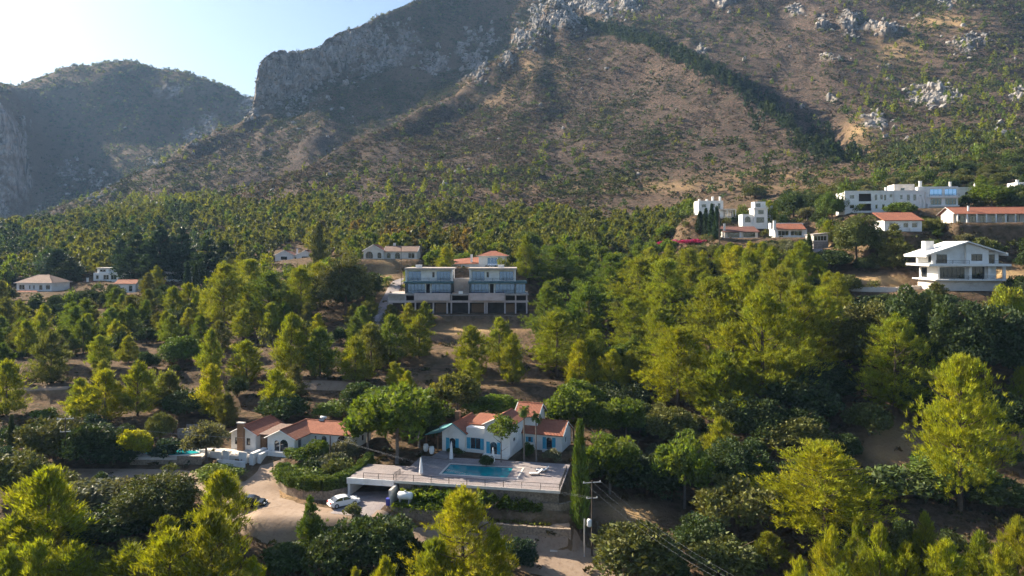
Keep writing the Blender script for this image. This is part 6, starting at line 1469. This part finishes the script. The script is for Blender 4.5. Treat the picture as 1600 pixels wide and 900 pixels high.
# ------------------------------------------------------------------ cars
def car(loc, yaw, paint, label, suv=False):
    r = empty("parked_car", loc, yaw, label, "car")
    h = 1.62 if suv else 1.42; w = .9
    # side profile (x forward, z) of the lower body and of the cabin
    body = [(-2.2, .42), (-2.25, .75), (-2.1, .98 if not suv else 1.08), (-1.2, 1.0 if not suv else 1.1), (.95, .98 if not suv else 1.06), (1.85, .86 if not suv else .98), (2.2, .66), (2.22, .42), (1.9, .26), (-1.9, .26)]
    def loft(prof, ws):
        mb = MB(); n = len(prof); rings = []
        for (t, sx) in ws:
            rings.append([(p[0] * sx, t, p[1]) for p in prof])
        for ring in rings: mb.v += ring
        for i in range(len(rings) - 1):
            for k in range(n):
                q = (k + 1) % n; mb.f.append((i * n + k, i * n + q, (i + 1) * n + q, (i + 1) * n + k))
        mb.f.append(tuple(range(n))); mb.f.append(tuple(reversed(range((len(rings) - 1) * n, len(rings) * n)))); return mb
    b = loft(body, [(-w, .965), (-w * .9, .99), (-w * .5, 1), (w * .5, 1), (w * .9, .99), (w, .965)]).build("body", M[paint], r)
    zb = 1.0 if not suv else 1.1
    cab = [(-1.75 if not suv else -2.05, zb - .03), (-1.15 if not suv else -1.75, h - .08), (-.7, h), (.15, h), (.45, h - .07), (1.15, zb - .05)]
    def cabin(prof, ins, mat, nm, par):
        n = len(prof); mb = MB()
        for s in (-1, 1):
            mb.v += [(p[0], s * (w * .92 - ins - (p[1] - zb) * .28), p[1]) for p in prof]
        for k in range(n - 1): mb.f.append((k, k + 1, n + k + 1, n + k))
        mb.f.append(tuple(reversed(range(n)))); mb.f.append(tuple(range(n, 2 * n)))
        return mb.build(nm, M[mat], par)
    cabin(cab, 0, 'glass', "windows", r)
    top = MB()
    for (a, b_) in ((cab[1], cab[2]), (cab[2], cab[3]), (cab[3], cab[4])):
        ya = w * .92 - (a[1] - zb) * .28 + .01; yb = w * .92 - (b_[1] - zb) * .28 + .01
        top.slab([(a[0], -ya, a[1] + .03), (b_[0], -yb, b_[1] + .03), (b_[0], yb, b_[1] + .03), (a[0], ya, a[1] + .03)], .06)
    for s in (-1, 1):
        for (p, q) in ((cab[0], cab[1]), (cab[4], cab[5]), ((-.35, zb), (-.35, h - .02))):
            top.tube([(p[0], s * (w * .92 - (p[1] - zb) * .28 + .005), p[1]), (q[0], s * (w * .92 - (q[1] - zb) * .28 + .005), q[1])], .05, 4)
    top.build("roof", M[paint], r)
    for (a, s) in ((-1.35, -1), (-1.35, 1), (1.35, -1), (1.35, 1)):
        ty = MB().lathe([(.2, -.11), (.33, -.11), (.35, -.05), (.35, .05), (.33, .11), (.2, .11)], 16).build("wheel", M['rubber'], r)
        ty.matrix_local = Matrix.Translation((a, s * .82, .35)) @ Matrix.Rotation(rad(90), 4, 'X')
        MB().lathe([(.0, -.09 * -s * -1), (.21, -.1 * -s * -1), (.21, .0), (.0, .0)], 12).build("rim", M['galv'], ty)
    for s in (-.62, .62):
        MB().box(2.05, 2.2, s - .2, s + .2, .66, .82).build("headlight", M['lamp'], r); MB().box(-2.26, -2.12, s - .2, s + .2, .74, .92).build("tail_light", M['lampred'], r)
        MB().box(.75, .95, s * 1.62 - .1, s * 1.62 + .1, zb, zb + .15).build("mirror", M[paint], r)
    MB().box(2.18, 2.26, -.8, .8, .36, .52).build("bumper", M[paint], r); MB().box(-2.29, -2.2, -.8, .8, .4, .58).build("bumper", M[paint], r); MB().box(2.19, 2.235, -.26, .26, .55, .65).build("number_plate", M['cloth'], r)
def car_at(px, py, yaw, *a, **k):
    p = G(px, py); z = hz1(p.x, p.y); car((p.x, p.y, z + .1), rad(yaw), *a, **k)
car_at(537, 791, 33, 'carwhite', "white hatchback parked at the carport apron under the hedge")
car_at(392, 795, 2, 'carblack', "black car parked on the dirt road beside the bright pine", suv=True)
# power poles and their lines
def power_pole(x, y, z, h, label, arms=True, transformer=False, r0=.14):
    r = empty("power_pole", (x, y, z), rad(12), label, "power pole")
    MB().tube([(0, 0, -.5), (0, 0, h)], [r0, r0 * .7], 8).build("pole", M['pole'], r)
    if arms:
        for k, (hh, L) in enumerate(((h - .25, 1.3), (h - 2.4, .8))):
            MB().box(-L, L, -.05, .05, hh - .05, hh + .05).build("crossarm", M['galv'], r)
            for s in (-.9, 0, .9): MB().lathe([(.03, 0), (.06, .03), (.03, .08), (.06, .12), (.03, .18), (.0, .2)], 8, (s * L, 0, hh + .05)).build("insulator", M['cloth'], r)
    if transformer:
        MB().lathe([(.0, 0), (.3, 0), (.32, .08), (.32, .85), (.25, .95), (.0, 1.0)], 12, (-.42, -.1, h - 6.2)).build("transformer", M['cloth'], r, True)
        MB().box(-.6, .05, -.06, .06, h - 6.3, h - 6.2).build("bracket", M['galv'], r); MB().tube([(-1.1, 0, -.4), (-1.1, 0, 5.2)], .1, 7).build("side_post", M['galv'], r)
    return Vector((x, y, z + h))
pA = at(925, 862, 100.5); za = hz1(pA.x, pA.y); hA = (HZ - 751) / F * 100.5 - za
topA = power_pole(pA.x, pA.y, za, hA, "wooden power pole with crossarms and white transformer beside the cypress", True, True)
pB = G(516, 736); hB = (HZ - 690) / F * pB.y - pB.z + .2; topB = power_pole(pB.x, pB.y, pB.z, max(hB, 5.5), "plain wooden pole rising from the hedge garden", False)
pC = G(102, 736); hC = (HZ - 652) / F * pC.y - pC.z; topC = power_pole(pC.x, pC.y, pC.z, hC, "old wooden pole with crossarm above the orchard evergreens", True)
def cable(a, b, sag, label, r=.0055):
    pts = []
    for k in range(17):
        t = k / 16; p = a.lerp(b, t); p.z -= sag * 4 * t * (1 - t); pts.append(p - a)
    o = MB().tube(pts, r, 4).build("power_line", M['galv']); o.location = a; tag(o, label, "power line", "overhead power lines")
for i, s in enumerate((-.9, .9)):
    cable(topA + Vector((s * .7, 0, -2.35)), topB + Vector((s * .2, 0, -.2)), .9, ("upper overhead line from transformer pole to hedge pole", "lower overhead line from transformer pole to hedge pole")[i])
    cable(topB + Vector((s * .2, 0, -.2)), topC + Vector((s * .6, 0, -.2)), 1.3, ("upper overhead line from hedge pole to orchard pole", "lower overhead line from hedge pole to orchard pole")[i])
e = at(1160, 915, 84)
for i, s in enumerate((-1.2, 0, 1.2)): cable(topA + Vector((s, 0, -.1)), e + Vector((s, 0, 0)), 1.0, ("overhead line leaving the transformer pole downhill, innermost", "overhead line leaving the transformer pole downhill, middle one", "overhead line leaving the transformer pole downhill, outermost")[i])
pD = at(1124, 380, 246); zD = hz1(pD.x, pD.y); power_pole(pD.x, pD.y, zD, (HZ - 333) / F * 246 - zD, "pale thin pole beside the row of cypresses", False, r0=.2)
pE = at(627, 418, 232); zE = hz1(pE.x, pE.y); power_pole(pE.x, pE.y, zE, (HZ - 384) / F * 232 - zE, "thin dark pole at the top of the concrete lane", False, r0=.1)
# mast on the far hill
p = at(17, 138, 2800); zm = hz1(p.x, p.y)
r = empty("radio_mast", (p.x, p.y, zm), 0, "tiny radio mast on the farthest hill crest", "mast")
MB().tube([(0, 0, -5), (0, 0, 34)], [2.0, .9], 5).build("mast", M['galv'], r); MB().box(-4, 4, -4, 4, -4, 4).build("base_hut", M['white'], r)
o = MB().box(-.5, .5, -.3, .3, 0, .1).build("stone_slab", M['offwhite']); q = dk(-.4, -3.9); o.location = (q.x, q.y, hz1(q.x, q.y) + .1); tag(o, "pale broken slab lying at the foot of the roadside stone wall", "slab")

# ------------------------------------------------------------------ the air between
hz = MB().box(-9000, 9000, -40, 3900, -70, 660).build("haze", None)
hm = bpy.data.materials.new("haze_air"); hm.use_nodes = True
for n in list(hm.node_tree.nodes):
    if n.type == 'BSDF_PRINCIPLED': hm.node_tree.nodes.remove(n)
pv = hm.node_tree.nodes.new("ShaderNodeVolumePrincipled")
pv.inputs["Color"].default_value = (.38, .62, 1.0, 1); pv.inputs["Density"].default_value = .00008; pv.inputs["Anisotropy"].default_value = .1
pv.inputs["Density Attribute"].default_value = ""
hm.cycles.homogeneous_volume = True
hm.node_tree.links.new(pv.outputs[0], hm.node_tree.nodes["Material Output"].inputs["Volume"])
hz.data.materials.clear(); hz.data.materials.append(hm)
tag(hz, "thin blue haze filling the valley air", kind="stuff")
